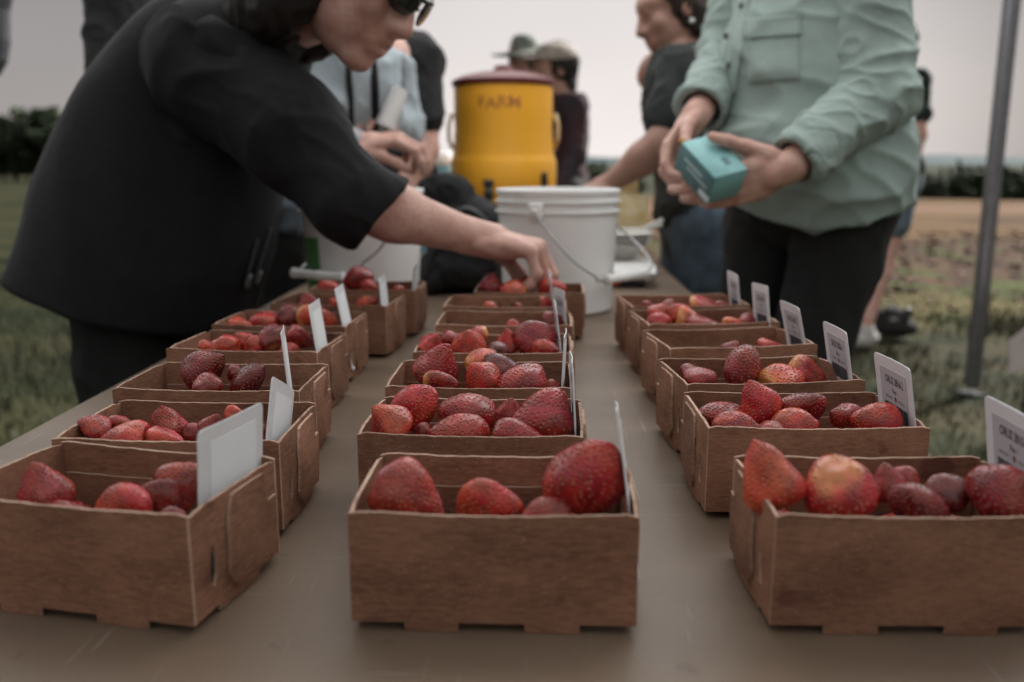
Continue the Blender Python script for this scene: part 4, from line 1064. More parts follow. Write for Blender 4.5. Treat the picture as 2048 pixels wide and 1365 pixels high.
RELAX = [(18, 25, 15), (22, 28, 16), (26, 30, 18), (30, 32, 20)]
def shoe(parent, an, f, m):
    f = nv(f); an = np.asarray(an, float); c = an + f * .07; c[2] = .045
    return sdf_obj('shoe', [([cone(an * np.array([1, 1, 0]) + np.array([0, 0, .05]) - f * .03, an * np.array([1, 1, 0]) + np.array([0, 0, .04]) + f * .15, .046, .038), cone(an * np.array([1, 1, 0]) + np.array([0, 0, .05]), an * np.array([1, 1, 0]) + np.array([0, 0, .11]), .045, .042)], .010, .02, (lambda X: .004 - X[..., 2],), None, None)], m, parent)
def person(label, J, top, bottom, skin_m, hair=None, sleeve='short', top_fold=.006, bulk=1.0, face=True, hs=1.0, h=.010, hh=.0045, legs_bare=None, hands=None, extra_hair=(), shoe_m=None, hem=None, headless=False, name='person', top_extra=(), group=None, pant_bulk=None):
    J = {k: np.asarray(v, float) for k, v in J.items()}
    base = (J['an_l'] + J['an_r']) / 2; base[2] = 0; root = rootat(name, base); tag(root, label, 'person', group)
    hp, HP, A = head_prims(J['head'], J['face'], J['up'], hs)
    sh = (J['sh_l'] + J['sh_r']) / 2; hip = (J['hip_l'] + J['hip_r']) / 2; sx = nv(J['sh_r'] - J['sh_l']); upt = nv(sh - hip); fy = np.cross(upt, sx)
    TA = [sx, fy, upt]; sw = np.linalg.norm(J['sh_r'] - J['sh_l']) / 2
    mid = hip + (sh - hip) * .45; chest = hip + (sh - hip) * .74
    body = list(hp) + [cone(J['head'] + A[2] * (-.05) * hs - A[1] * .02 * hs, sh + upt * .01, .054, .062)]
    tors = [ell(chest, (sw * .98 * bulk, .115 * bulk, .185), TA), ell(mid, (sw * .80 * bulk, .105 * bulk, .16), TA), ell(hip + upt * .02, (sw * .88 * bulk, .115 * bulk, .13), TA), cone(J['sh_l'], J['sh_r'], .056, .056)]
    body += tors
    arms = {}; nails = []
    for q in 'lr':
        s_, e_, w_ = J['sh_' + q], J['el_' + q], J['wr_' + q]; body += [cone(s_, e_, .049, .041), cone(e_, e_ + (w_ - e_) * .35, .042, .041), cone(e_ + (w_ - e_) * .35, w_, .041, .027)]
        hnd = (hands or {}).get(q)
        fa = nv(w_ - e_)
        if hnd is None: hnd = dict(d=fa, n=-sx if q == 'r' else sx, side=fy, curls=RELAX)
        NAILS.clear()
        arms[q] = hand_prims(w_, hnd['d'], hnd['n'], hnd['side'], hnd['curls'], hnd.get('s', .98), hnd.get('thumb', (10, 15, 15)), hnd.get('spread', 5), hnd.get('thumb_out', 35))
        if hands and q in hands: nails += list(NAILS)
        h_, k_, a_ = J['hip_' + q], J['kn_' + q], J['an_' + q]; body += [cone(h_, k_, .088, .058), cone(k_, k_ + (a_ - k_) * .35, .056, .056), cone(k_ + (a_ - k_) * .35, a_, .056, .036)]
    parts = []
    cy = J['head'] - A[2] * .10 * hs
    lo = J['head'] - .17 * hs; hi = J['head'] + .17 * hs
    if not headless: parts.append((body, hh, .016, (), lo, hi))
    neckp = J['head'] - A[2] * .11 * hs
    parts.append((body, h, .02, (lambda X: -( (neckp - X) @ A[2] ) if False else np.full(X.shape[:-1], -1.0),), None, None) if False else (body[len(hp):], h, .02, (), None, None))
    for q in 'lr':
        w_ = J['wr_' + q]; e_ = J['el_' + q]
        fa = [cone(e_ + (w_ - e_) * .30, w_, .0415, .027)]
        parts.append((fa + arms[q], .0032, .0065, (), None, None))
    bo = sdf_obj('body', parts, skin_m, root)
    for np_, nd, nn, ns_ in nails:
        nd = nv(nd); nn = nv(nn - nd * (nn @ nd)); sdf_obj('fingernail', [([ell(np_, np.array((.0075, .0058, .0022)) * ns_, [nd, np.cross(nn, nd), nn])], .0016, .002, (), None, None)], M['nail'], bo)
    if face and not headless:
        for s in (-1, 1):
            ey = sdf_obj('eye', [([ell(HP(s * .031, .0885, .004), np.array((.011, .005, .0035)) * hs, A)], .002, .002, (), None, None)], M['lens'], bo)
    # clothes
    g = .014
    tp = [ell(chest, (sw * 1.0 * bulk + g, .115 * bulk + g, .185 + g), TA), ell(mid, (sw * .86 * bulk + g, .112 * bulk + g, .17), TA), ell(hip + upt * .04, (sw * .90 * bulk + g, .118 * bulk + g, .15), TA), cone(J['sh_l'], J['sh_r'], .056 + g, .056 + g)]
    for q in 'lr':
        s_, e_, w_ = J['sh_' + q], J['el_' + q], J['wr_' + q]
        if sleeve == 'short': tp += [cone(s_, s_ + (e_ - s_) * .62, .062, .066)]
        else: tp += [cone(s_, e_, .066, .058), cone(e_, w_ - nv(w_ - e_) * .02, .056, .044)]
    hemz = hem if hem is not None else hip[2] - .10
    tp += list(top_extra)
    nk = sh + upt * .055
    cuts = [lambda X: hemz - X[..., 2], lambda X: (X - nk) @ upt]
    tops = sdf_obj('shirt', [(tp, .008, .018, cuts, None, None)], top, root, fold=top_fold, ff=11, seed=int(abs(J['head'][0]) * 100) % 50)
    pb = pant_bulk or bulk; bt = [ell(hip, (sw * .90 * pb + .008, .122 * pb, .13), TA)]
    for q in 'lr':
        h_, k_, a_ = J['hip_' + q], J['kn_' + q], J['an_' + q]
        if legs_bare: bt += [cone(h_, h_ + (k_ - h_) * legs_bare, .098, .088)]
        else: bt += [cone(h_, k_, .098, .072), cone(k_, a_ + np.array([0, 0, .02]), .070, .058)]
    sdf_obj('shorts' if legs_bare else 'trousers', [(bt, .010, .02, (), None, None)], bottom, root, fold=.006, ff=9, stretch=(1, 1, .6), seed=3)
    for q, a in (('l', 'an_l'), ('r', 'an_r')):
        ff_ = np.array([A[1][0], A[1][1], 0.0]); ff_ = J.get('foot', ff_); shoe(root, J[a], ff_, shoe_m or M['black_cloth'])
    if hair is not None and not headless:
        hpz = [ell(HP(0, -.022, .030), np.array((.089, .104, .108)) * hs, A)] + [ell(HP(*c), np.array(r) * hs, A) for c, r in extra_hair]
        def cutf(X):   # keep the face clear
            q = (X - HP(0, 0, 0)) @ A[1] / hs; z = (X - HP(0, 0, 0)) @ A[2] / hs
            return (q - (.032 + .075 * np.clip((z - .018) / .05, 0, 1))) * hs
        sdf_obj('hair', [(hpz, .005, .02, (cutf,), None, None)], hair, root, fold=.004, ff=40, stretch=(1, 1, .3), seed=2)
    return root, HP, A

# ------------------------------------------------------------------ white pails
def catmull(P, n):
    P = [Vector(p) for p in P]; out = []
    for i in range(len(P) - 1):
        p0, p1, p2, p3 = P[max(i-1, 0)], P[i], P[i+1], P[min(i+2, len(P)-1)]
        for k in range(n):
            t = k / n; out.append(.5 * ((2*p1) + (p2-p0)*t + (2*p0-5*p1+4*p2-p3)*t*t + (3*p1-p0-3*p2+p3)*t**3))
    out.append(P[-1]); return out
def pail(c, rt, rb, H, label, bail, grip, lugs, green=False):
    t = empty('plastic_pail', c); tag(t, label, 'bucket', 'white buckets on the table'); z0 = Vector((c[0], c[1], c[2]))
    prof = [(0, .006), (rb - .012, .006), (rb - .006, .0), (rb, .004)]
    for k in range(1, 9): prof.append((rb + (rt - rb) * k / 10, H * .80 * k / 8))
    r = rt - .003
    prof += [(r, H * .815), (r + .0065, H * .82), (r + .0065, H * .832), (r + .001, H * .836), (r + .001, H * .895), (r + .0065, H * .90), (r + .0065, H * .912), (r + .0015, H * .916), (r + .0015, H * .965), (r + .005, H * .97), (r + .005, H), (r - .002, H + .001), (r - .004, H * .99), (rb - .006, .012), (0, .012)]
    b = MB(); b.lathe(prof, 72); autosmooth(b.build('pail_body', M['plastic_white'], t), 35)
    b = MB()
    b.tube([p - z0 for p in catmull(bail, 10)], .0021, 8); b.build('bail_wire', M['wire'], t, True)
    g0, g1 = [Vector(p) - z0 for p in grip]; b = MB(); ax = (g1 - g0)
    pts = [g0 + ax * q for q in (0, .02, .06, .10, .14, .45, .5, .55, .86, .9, .94, .98, 1)]
    b.tube(pts, [.0075, .0095, .0095, .008, .0078, .0078, .0092, .0078, .0078, .008, .0095, .0095, .0075], 16); b.build('grip', M['plastic_white'], t, True)
    for p in lugs:
        d = Vector(p) - z0; d = Vector((d.x, d.y, 0)).normalized(); b = MB(); q = Vector(p) - z0
        e = Vector((-d.y, d.x, 0)); rot = Matrix((e, d, Vector((0, 0, 1)))).transposed()
        b.box(q - d * .006, (.026, .016, .030), 0, rot); lg = bevel(b.build('ear_lug', M['plastic_white'], t), .004)
        b = MB(); b.tube([q, q + d * .008], .0055, 10); b.build('pivot_pin', M['plastic_white'], lg, True)
    if green:
        b = MB(); V = []; Fc = []
        for i in range(13):
            a = R(196 + 38 * i / 12)
            for z in (H * .10, H * .62):
                rr = rb + (rt - rb) * z / H + .0012; V.append((rr * math.cos(a), rr * math.sin(a), z))
        for i in range(12): Fc.append((2*i, 2*i+2, 2*i+3, 2*i+1))
        b.add(V, Fc); b.build('green_label', M['green_label'], t, True)
    return t
pail((.033, 1.640, TABLE), .110, .098, .217, 'white plastic pail with wire handle behind the middle row of boxes',
     [at(1070, 428, 1.528), at(1110, 482, 1.512), at(1150, 525, 1.512), at(1190, 553, 1.520), at(1204, 562, 1.532), at(1290, 546, 1.63), at(1300, 520, 1.70), at(1255, 470, 1.78), at(1190, 420, 1.756)],
     [at(1212, 560, 1.540), at(1292, 546, 1.632)], [at(1070, 424, 1.532)])
pail((-.322, 1.640, TABLE), .110, .098, .217, 'white plastic pail with a green label behind the left row of boxes',
     [at(800, 425, 1.545), at(785, 458, 1.522), at(758, 500, 1.515), at(728, 525, 1.515), at(700, 553, 1.515), at(600, 548, 1.545), at(586, 548, 1.58), at(610, 530, 1.66), at(660, 470, 1.74), at(690, 425, 1.755)],
     [at(690, 556, 1.515), at(584, 546, 1.55)], [at(800, 425, 1.545)], True)

# ------------------------------------------------------------------ yellow drink cooler
def make_cooler():
    Y = 2.88; p = at(1007, 400, Y); c = Vector((p.x, Y, TABLE)); t = empty('drink_cooler', c); tag(t, 'round yellow drink cooler with dark red lid and hand written word', 'cooler')
    H = .488
    prof = [(0, .0), (.150, .0), (.158, .006), (.160, .03), (.162, .075), (.159, .082), (.163, .090), (.1655, .15), (.1635, .156), (.1655, .162), (.166, .20), (.166, .262), (.161, .272), (.158, .285), (.151, .36), (.1525, .39), (.1525, H), (0, H)]
    b = MB(); b.lathe(prof, 72); autosmooth(b.build('cooler_body', M['yellow'], t), 30)
    b = MB(); b.lathe([(0, H + .001), (.158, H + .001), (.160, H + .006), (.158, H + .016), (.13, H + .030), (.08, H + .041), (.035, H + .045), (.03, H + .050), (.028, H + .060), (.018, H + .064), (0, H + .065)], 64); lid = autosmooth(b.build('lid', M['red_lid'], t), 40)
    me = text_mesh('FARM', .050, 1.05, .0004).copy(); bm = bmesh.new(); bm.from_mesh(me); bmesh.ops.triangulate(bm, faces=bm.faces); bm.to_mesh(me); bm.free()
    for v in me.vertices:
        x, y = v.co.x, v.co.y; a = -math.pi / 2 + x / .152 - .04; rr = .1535
        v.co = (rr * math.cos(a), rr * math.sin(a), y + .432 + .003 * math.sin(x * 60))
    link('lettering', me, M['marker'], t)
    for s in (-1, 1):
        b = MB(); b.tube([Vector((s * .152, 0, .40)), Vector((s * .162, -.003, .405)), Vector((s * .170, -.006, .37)), Vector((s * .170, -.006, .33)), Vector((s * .160, 0, .30))], .006, 8); b.build('side_handle', M['packet'], t, True)
    b = MB(); b.tube([(-.036, -.158, .165), (-.036, -.20, .165)], .015, 12); b.tube([(-.036, -.195, .19), (-.036, -.195, .135)], .011, 12); b.box((-.036, -.197, .200), (.03, .012, .02)); b.build('spigot', M['black_plastic'], t, True)
    b = MB(); b.box((.128, -.108, .205), (.020, .022, .05)); bevel(b.build('latch', M['black_plastic'], t), .005)
make_cooler()

# ------------------------------------------------------------------ small things on the table
def bag():
    root = empty('cloth_bag', (at(920, 580, 1.86).x, 1.86, TABLE)); tag(root, 'soft black cloth bag slumped between the two buckets', 'bag')
    A_ = lambda x, y, Y=1.86: at(x, y, Y)
    pr = [ell(A_(890, 385), (.056, .05, .040)), ell(A_(925, 460), (.085, .07, .072)), ell(A_(915, 540), (.090, .075, .05)), ell(A_(975, 470, 1.9), (.05, .06, .06)), ell(A_(985, 540, 1.88), (.045, .05, .05)), ell(A_(860, 560, 1.82), (.03, .05, .035))]
    sdf_obj('bag_body', [(pr, .006, .025, (lambda X: TABLE + .002 - X[..., 2],), None, None)], M['black_cloth'], root, fold=.006, ff=16)
    b = MB(); pts = [A_(850, 560, 1.78), A_(880, 470, 1.78), A_(930, 420, 1.79), A_(985, 470, 1.80), A_(990, 565, 1.80)]
    o = b; o.tube(catmull(pts, 6), .008, 8); q = o.build('strap', M['black_plastic'], root, True); q.matrix_parent_inverse = Matrix.Translation(-root.location)
bag()
def scale_():
    Y = 2.16; p = at(1245, 540, Y); t = empty('kitchen_scale', (p.x, Y, TABLE)); tag(t, 'flat dark grey kitchen scale with a white plate on the table edge', 'scale')
    b = MB(); b.box((0, 0, .013), (.15, .17, .024)); bevel(b.build('scale_base', M['grey_plastic'], t), .008)
    b = MB(); b.box((-.005, 0, .030), (.135, .15, .008)); bevel(b.build('weighing_plate', M['bowl'], t), .003)
    b = MB(); b.box((.02, -.087, .013), (.05, .004, .014)); b.build('display', M['black_plastic'], t)
scale_()
def bowls():
    Y = 2.17; p = at(1240, 510, Y)
    for i in range(3):
        t = empty('paper_bowl', (p.x + .002 * i, Y, TABLE + .0355 + i * .012)); tag(t, ['white paper bowl at the bottom of the stack on the scale', 'white paper bowl in the middle of the stack on the scale', 'white paper bowl topmost of the stack on the scale, holding spoons'][i], 'bowl', 'stacked bowls on the scale')
        b = MB(); b.lathe([(0, 0), (.034, 0), (.042, .008), (.066, .034), (.074, .036), (.074, .039), (.065, .038), (.040, .011), (.033, .003), (0, .003)], 40); autosmooth(b.build('bowl_wall', M['bowl'], t), 40)
    for i, (a, l) in enumerate(((12, 'upper white plastic spoon handle leaning right out of the bowl stack'), (-10, 'lower white plastic spoon handle leaning right out of the bowl stack'))):
        z = TABLE + .0355 + .024 + .034; t = empty('plastic_spoon', (p.x, Y, z)); tag(t, l, 'spoon', 'spoons in the bowl stack')
        b = MB(); e = Vector((math.cos(R(a)), -math.sin(R(a)) * .6, 0)).normalized()
        b.tube([e * -.015 + Vector((0, 0, .008)), e * .05 + Vector((0, 0, .012 + i * -.003)), e * .10 + Vector((0, 0, .035 - i * .014))], [.006, .0035, .005], 8); b.build('handle', M['bowl'], t, True)
        b = MB(); b.lathe([(0, 0), (.012, .001), (.016, .005), (.0165, .006), (.012, .003), (0, .002)], 20); b.build('spoon_bowl', M['bowl'], t, True, loc=e * -.024 + Vector((0, 0, .006)))
bowls()
def packets():
    for i, (px, py, Y, w, h, rz, l) in enumerate(((1262, 432, 2.32, .085, .11, 8, 'yellow snack packet standing behind the bowls'), (1250, 395, 2.40, .07, .10, -10, 'taller yellow snack packet at the back beside the bucket rim'))):
        p = at(px, py, Y); z = p.z - h / 2; 
        t = empty('snack_packet', (p.x, Y, TABLE), R(rz)); tag(t, l, 'packet', 'yellow snack packets')
        V = []; Fc = []; n = 10; zz = max(0.0, p.z + h / 2 - TABLE)
        b = MB()
        for s in (-1, 1):
            V = []; 
            for i2 in range(n + 1):
                for j in range(n + 1):
                    u, v = i2 / n, j / n; V.append(((u - .5) * w, s * (.001 + .018 * math.sin(math.pi * u) ** .6 * math.sin(math.pi * v) ** .6) , .001 + v * zz))
            Fc = [(a * (n+1) + c, (a+1) * (n+1) + c, (a+1) * (n+1) + c + 1, a * (n+1) + c + 1)[::s] for a in range(n) for c in range(n)]
            b.add(V, Fc)
        b.build('pouch', M['packet'], t, True)
        b = MB(); b.box((0, 0, zz - .004), (w, .003, .008)); b.build('sealed_top', M['bowl'], t)
packets()
def tray():
    Y = 1.98; p = at(1262, 560, Y); t = empty('paper_tray', (p.x, Y, TABLE), R(-6)); tag(t, 'shallow white tray on a dark base beside the bucket handle', 'tray')
    b = MB(); b.box((-.01, 0, .008), (.075, .12, .014)); bevel(b.build('dark_base', M['black_plastic'], t), .004)
    b = MB(); V = []
    for s, z in ((.9, .016), (1.12, .032), (1.10, .034), (.86, .0185)):
        V += [(sx * .048 * s, sy * .07 * s, z) for sx, sy in ((-1, -1), (1, -1), (1, 1), (-1, 1))]
    Fc = [(3, 2, 1, 0), (12, 13, 14, 15)]
    for k in range(3):
        for i in range(4): j = (i + 1) % 4; Fc.append((k*4+i, k*4+j, k*4+4+j, k*4+4+i))
    b.add(V, Fc); b.build('tray_sheet', M['paper'], t)
tray()
p = at(1232, 574, 1.93); put_berry(Vector((p.x, 1.93, TABLE + .014)), Vector((1, 0, .1)).normalized(), .034, .027, 'bright', 'globe', 'small bright red strawberry loose on the table beside the white pail', .9, False, None)
def bottle():
    Y = 3.3; p = at(888, 330, Y); t = empty('drink_bottle', (p.x, Y, TABLE)); tag(t, 'pale green bottle with white cap left of the yellow cooler', 'bottle')
    h = at(888, 304, Y).z - TABLE
    b = MB(); b.lathe([(0, 0), (.034, 0), (.036, .004), (.036, h - .08), (.030, h - .06), (.027, h - .045), (0, h - .045)], 32); b.build('bottle_body', M['teal_cloth'], t, True)
    b = MB(); b.lathe([(.028, h - .046), (.030, h - .044), (.030, h - .005), (.026, h), (0, h)], 32); b.build('cap', M['plastic_white'], t, True)
bottle()

# ------------------------------------------------------------------ people
UP = np.array([0, 0, 1.0])
def stand(x, y, h, f, lean=(0, 0), hlean=(0, 0), stride=0.0):
    k = h / 1.75; f = nv((f[0], f[1], 0)); r = np.cross(f, UP); b = np.array([x, y, 0.0]); L = np.array([lean[0], lean[1], 0]); HL = np.array([hlean[0], hlean[1], 0])
    J = dict(an_l=b - r * .085 + UP * .075 - f * stride, an_r=b + r * .085 + UP * .075 + f * stride, kn_l=b - r * .09 + UP * .49 * k - f * stride * .3 + f * .02, kn_r=b + r * .09 + UP * .49 * k + f * stride * .6 + f * .02,
             hip_l=b - r * .088 + UP * .93 * k, hip_r=b + r * .088 + UP * .93 * k, sh_l=b - r * .178 * k + UP * 1.43 * k + L, sh_r=b + r * .178 * k + UP * 1.43 * k + L, head=b + UP * 1.635 * k + L + HL + f * .03, face=f, up=UP)
    for q, s in (('l', -1), ('r', 1)):
        J['el_' + q] = J['sh_' + q] + r * s * .045 - UP * .28 * k; J['wr_' + q] = J['el_' + q] - UP * .235 * k + f * .07
    return J
def A3(px, py, Y): return np.array(at(px, py, Y))
# --- far pair behind the cooler
J = stand(at(1054, 318, 5.8).x, 5.8, 1.72, (-.7, -.7))
rt, HP, A = person('person in wide brimmed grey green hat behind the yellow cooler', J, M['grey_sleeve'], M['denim'], M['skin_dark'], M['hair'], hs=1.05)
def hat(parent, HP, A, brim, m, brimr=.165, tilt=.0, s=1.05):
    V = MB(); n = 40; prof = [(0, .145), (.04, .145), (.075, .130), (.092, .09), (.098, .055), (.10, .048), (.13, .036), (brimr, .022), (brimr, .019), (.13, .032), (.098, .044), (.09, .05)]
    pts = []; Fc = []
    for r, z in prof:
        for k in range(n):
            a = 2 * math.pi * k / n; wob = .012 * math.sin(2 * a + 1) * max(0, (r - .1) / .06)
            pts.append(Vector(HP(r * math.cos(a) * .95, r * math.sin(a) - .012, z + wob + tilt * r * math.sin(a))))
    for i in range(len(prof) - 1):
        for k in range(n):
            k2 = (k + 1) % n; Fc.append((i*n+k, i*n+k2, (i+1)*n+k2, (i+1)*n+k))
    V.add(pts, Fc); o = V.build('hat', m, parent, True); o.matrix_parent_inverse = Matrix.Translation(-Vector(parent.location)); return o
hat(rt, HP, A, 0, M['felt_hat'], .205)
J = stand(at(1128, 318, 5.0).x, 5.0, 1.58, (-.95, -.3), hlean=(-.03, 0))
J['wr_l'] = J['el_l'] + np.array([-.10, -.08, -.18])
rt, HP, A = person('person in beige cap and dark plaid shirt behind the yellow cooler', J, M['plaid'], M['black_trouser'], M['skin_tan'], M['hair'], sleeve='long', hs=1.08, extra_hair=[((0, -.07, -.06), (.06, .045, .09))])
def cap(parent, HP, A, m):
    prims = [ell(HP(0, -.012, .062), np.array((.092, .112, .072)) * 1.08, A), ell(HP(0, .115, .046), np.array((.075, .075, .010)) * 1.08, A)]
    base = np.asarray(HP(0, 0, .036)); return sdf_obj('cap', [(prims, .005, .012, (lambda X: ((base - X) @ A[2]),), None, None)], m, parent, fold=.002, ff=20)
cap(rt, HP, A, M['beige_cap'])
# --- dark figure behind the woman
J = stand(-1.03, 2.5, 1.72, (1, -.2)); 
rt, HP, A = person('dark clothed person standing behind the woman in the navy coat', J, M['black_cloth'], M['black_trouser'], M['skin_dark'], M['hair'], sleeve='long', bulk=1.2)
sdf_obj('hood', [([ell(J['sh_l'] * .5 + J['sh_r'] * .5 + np.array([-.02, 0, .03]), (.15, .15, .05)), ell(J['sh_l'] * .5 + J['sh_r'] * .5 + np.array([-.10, 0, .08]), (.07, .12, .07))], .008, .02, (), None, None)], M['black_cloth'], rt, fold=.006)
# --- person in black tee, left of the cooler
J = stand(-.45, 2.75, 1.64, (.75, .5), lean=(.03, 0), hlean=(-.10, 0))
J['sh_r'] = A3(838, 122, 2.66); J['el_r'] = A3(848, 300, 2.62); J['wr_r'] = A3(805, 390, 2.55)
rt, HP, A = person('person in black short sleeved shirt with one bare arm hanging, left of the yellow cooler', J, M['black_cloth'], M['teal_cloth'], M['skin'], M['hair'], sleeve='short', hem=.88)
# --- person in pale shirt, hand pinching a sample
J = stand(-.66, 2.2, 1.62, (.85, -.5), lean=(.20, .0), hlean=(.06, -.02))
J['sh_r'] = A3(668, 130, 2.06); J['sh_l'] = A3(775, 112, 2.34); J['el_r'] = A3(610, 300, 2.02); J['wr_r'] = A3(715, 292, 1.99); J['el_l'] = A3(800, 255, 2.40); J['wr_l'] = A3(765, 235, 2.25)
J['hip_r'] = A3(565, 455, 2.12); J['hip_l'] = A3(590, 450, 2.30)
PINCH = dict(d=(.93, -.12, .10), n=(.15, .25, -1), side=(0, -1, -.1), curls=[(28, 42, 22), (32, 46, 24), (48, 52, 26), (55, 55, 26)], thumb=(22, 18, 12), thumb_out=22, s=1.05, spread=8)
rt, HP, A = person('person in pale grey shirt with black lanyard straps pinching a sample behind the woman', J, M['pale_shirt'], M['black_trouser'], M['skin'], M['hair'], sleeve='long', hands={'r': PINCH}, hem=.80)
shirt2 = [c for c in rt.children if c.name.startswith('shirt')][0]
from mathutils.bvhtree import BVHTree
def surf(obj):
    me = obj.data; return BVHTree.FromPolygons([v.co.copy() for v in me.vertices], [tuple(p.vertices) for p in me.polygons])
def drape(bv, pts, off=.003):
    """points of the photograph's view dropped on to a garment's surface"""
    out = []; o = Vector((0, 0, CAMZ))
    for px, py in pts:
        d = (at(px, py, 1.0) - o).normalized(); hit = bv.ray_cast(o, d)
        if hit[0] is None: hit = (at(px, py, 2.2), -d, 0, 0)
        n = hit[1] if hit[1].dot(d) < 0 else -hit[1]; out.append(hit[0] + n * off)
    return out
bv = surf(shirt2)
def straptube(name, pts, r, m, parent, bv, off=.002):
    P = drape(bv, pts, off); b = MB(); b.tube(catmull(P, 4), r, 8); o = b.build(name, m, parent, True); o.matrix_parent_inverse = Matrix.Translation(-Vector(parent.location)); return o
straptube('lanyard', [(696, 118), (698, 160), (700, 200), (702, 255)], .007, M['black_cloth'], rt, bv)
straptube('lanyard', [(742, 110), (748, 165), (750, 205), (748, 258)], .010, M['black_cloth'], rt, bv)
sdf_obj('rolled_cuff', [([cone(J['wr_r'] - nv(J['wr_r'] - J['el_r']) * .07, J['wr_r'] - nv(J['wr_r'] - J['el_r']) * .015, .046, .042)], .005, .01, (), None, None)], M['grey_sleeve'], rt, fold=.004, ff=30)
sdf_obj('jacket_tail', [([ell(A3(575, 405, 2.10), (.075, .12, .05)), ell(A3(600, 440, 2.12), (.055, .11, .05))], .008, .03, (), None, None)], M['bluegrey'], rt, fold=.008, ff=14)
# rolled paper held against that person's chest
pr = empty('rolled_paper', at(780, 220, 2.12)); tag(pr, 'rolled white paper held upright beside the pale shirt', 'paper')
b = MB(); q0, q1 = at(800, 178, 2.12) - pr.location, at(768, 255, 2.10) - pr.location; b.tube([q0, q0 * .5 + q1 * .5, q1], [.021, .0225, .023], 20, cap=False); b.tube([q0, q1], .014, 16, cap=False); b.build('roll', M['paper'], pr, True)
# --- person in charcoal tee at the right, reaching over the table
J = stand(.45, 2.5, 1.57, (-1, -.05), lean=(-.06, 0), hlean=(-.045, -.02))
J['head'] = A3(1349, 20, 2.5); J['face'] = np.array([-.93, -.16, -.30]); J['up'] = np.array([-.3, 0, .95])
J['sh_l'] = A3(1372, 145, 2.36); J['sh_r'] = A3(1368, 140, 2.68); J['el_l'] = A3(1322, 290, 2.30); J['wr_l'] = A3(1222, 366, 2.34); J['el_r'] = A3(1306, 152, 2.66); J['wr_r'] = A3(1322, 112, 2.56)
rt, HP, A = person('person in charcoal tee and jeans seen in profile, reaching left over the table', J, M['dark_tee'], M['denim'], M['skin_tan'], M['hair_brown'], sleeve='short', hem=.80, hs=.98, bulk=.95,
    hands={'l': dict(d=(-.9, .1, -.35), n=(0, .1, -1), side=(0, 1, 0), curls=[(30, 35, 15)] * 4), 'r': dict(d=(.3, -.1, .9), n=(-.8, 0, .3), side=(0, -1, 0), curls=[(50, 60, 30)] * 4, s=.8)},
    extra_hair=[((0, -.105, -.005), (.07, .06, .07)), ((0, -.12, -.09), (.045, .045, .09)), ((.055, -.045, -.03), (.032, .045, .07)), ((-.055, -.045, -.03), (.032, .045, .07))])
b = MB(); q = Vector(HP(-.082, -.008, -.048)); b.lathe([(0, -.007), (.005, -.005), (.007, 0), (.005, .005), (0, .007)], 12, q); e_ = b.build('earring', M['paper'], rt, True); e_.matrix_parent_inverse = Matrix.Translation(-rt.location)
# --- person with bare legs beyond the shirt man
J = stand(1.90, 5.0, 1.72, (-.95, -.3), lean=(-.03, 0)); J['kn_l'] = A3(1775, 488, 4.9); J['an_l'] = A3(1733, 648, 4.85); J['kn_r'] = A3(1752, 490, 5.15); J['an_r'] = A3(1700, 650, 5.2)
rt, HP, A = person('person with bare legs and dark green top walking beyond the man in the sage shirt', J, M['deep_green'], M['bluegrey'], M['skin'], M['hair'], legs_bare=.72, shoe_m=M['sneaker'], extra_hair=[((0, -.12, .03), (.035, .035, .035))], bulk=1.1)
# black bag on the grass by those legs
root = empty('camera_bag', (at(1790, 668, 5.15).x, 5.15, 0)); tag(root, 'black bag with an upturned strap lying on the grass', 'bag')
sdf_obj('bag_body', [([ell(A3(1778, 640, 5.15), (.085, .08, .085)), ell(A3(1795, 655, 5.1), (.10, .09, .05))], .012, .03, (lambda X: .004 - X[..., 2],), None, None)], M['black_cloth'], root, fold=.01, ff=12)
b = MB(); b.tube([A3(1790, 650, 5.1), A3(1806, 632, 5.1), A3(1822, 620, 5.1)], [.03, .028, .03], 10); o = b.build('strap', M['black_plastic'], root, True); o.matrix_parent_inverse = Matrix.Translation(-root.location)

# --- man in the sage shirt
J = stand(.575, 1.92, 1.82, (-.68, -.73))
J['el_l'] = A3(1752, 195, 1.74); J['wr_l'] = A3(1572, 338, 1.64); J['el_r'] = A3(1462, 120, 2.02); J['wr_r'] = A3(1392, 232, 1.84)
J['hip_l'] = np.array([.63, 1.84, .95]); J['hip_r'] = np.array([.51, 1.98, .95]); J['kn_l'] = np.array([.535, 1.83, .50]); J['kn_r'] = np.array([.455, 2.00, .50]); J['an_l'] = np.array([.50, 1.86, .08]); J['an_r'] = np.array([.44, 2.03, .08])
J['sh_l'] = np.array([.605, 1.80, 1.46]); J['sh_r'] = np.array([.44, 2.06, 1.46])
CARTON_C = at(1420, 338, 1.635)
HL = dict(d=(-.93, .05, -.30), n=(-.10, .75, .25), side=(.1, .1, 1), curls=[(16, 14, 8), (14, 14, 8), (16, 16, 10), (20, 18, 10)], thumb=(2, 6, 4), thumb_out=38, s=1.08, spread=5)
HR = dict(d=(-.55, -.30, -.75), n=(.72, -.35, -.45), side=(-.2, -.9, .2), curls=[(25, 35, 20), (28, 38, 22), (32, 40, 22), (36, 42, 24)], thumb=(10, 15, 10), thumb_out=45, s=1.02)
hem_c = A3(1620, 400, 1.9)
rt8, HP, A = person('man in sage green button shirt and black trousers holding a teal carton', J, M['sage'], M['black_trouser'], M['skin'], M['hair_brown'], sleeve='long', top_fold=.004, bulk=.84, pant_bulk=1.18, hands={'l': HL, 'r': HR}, hem=-1.0, headless=False)
sh8 = [c for c in rt8.children if c.name.startswith('shirt')][0]
bpy.data.objects.remove(sh8, do_unlink=True)
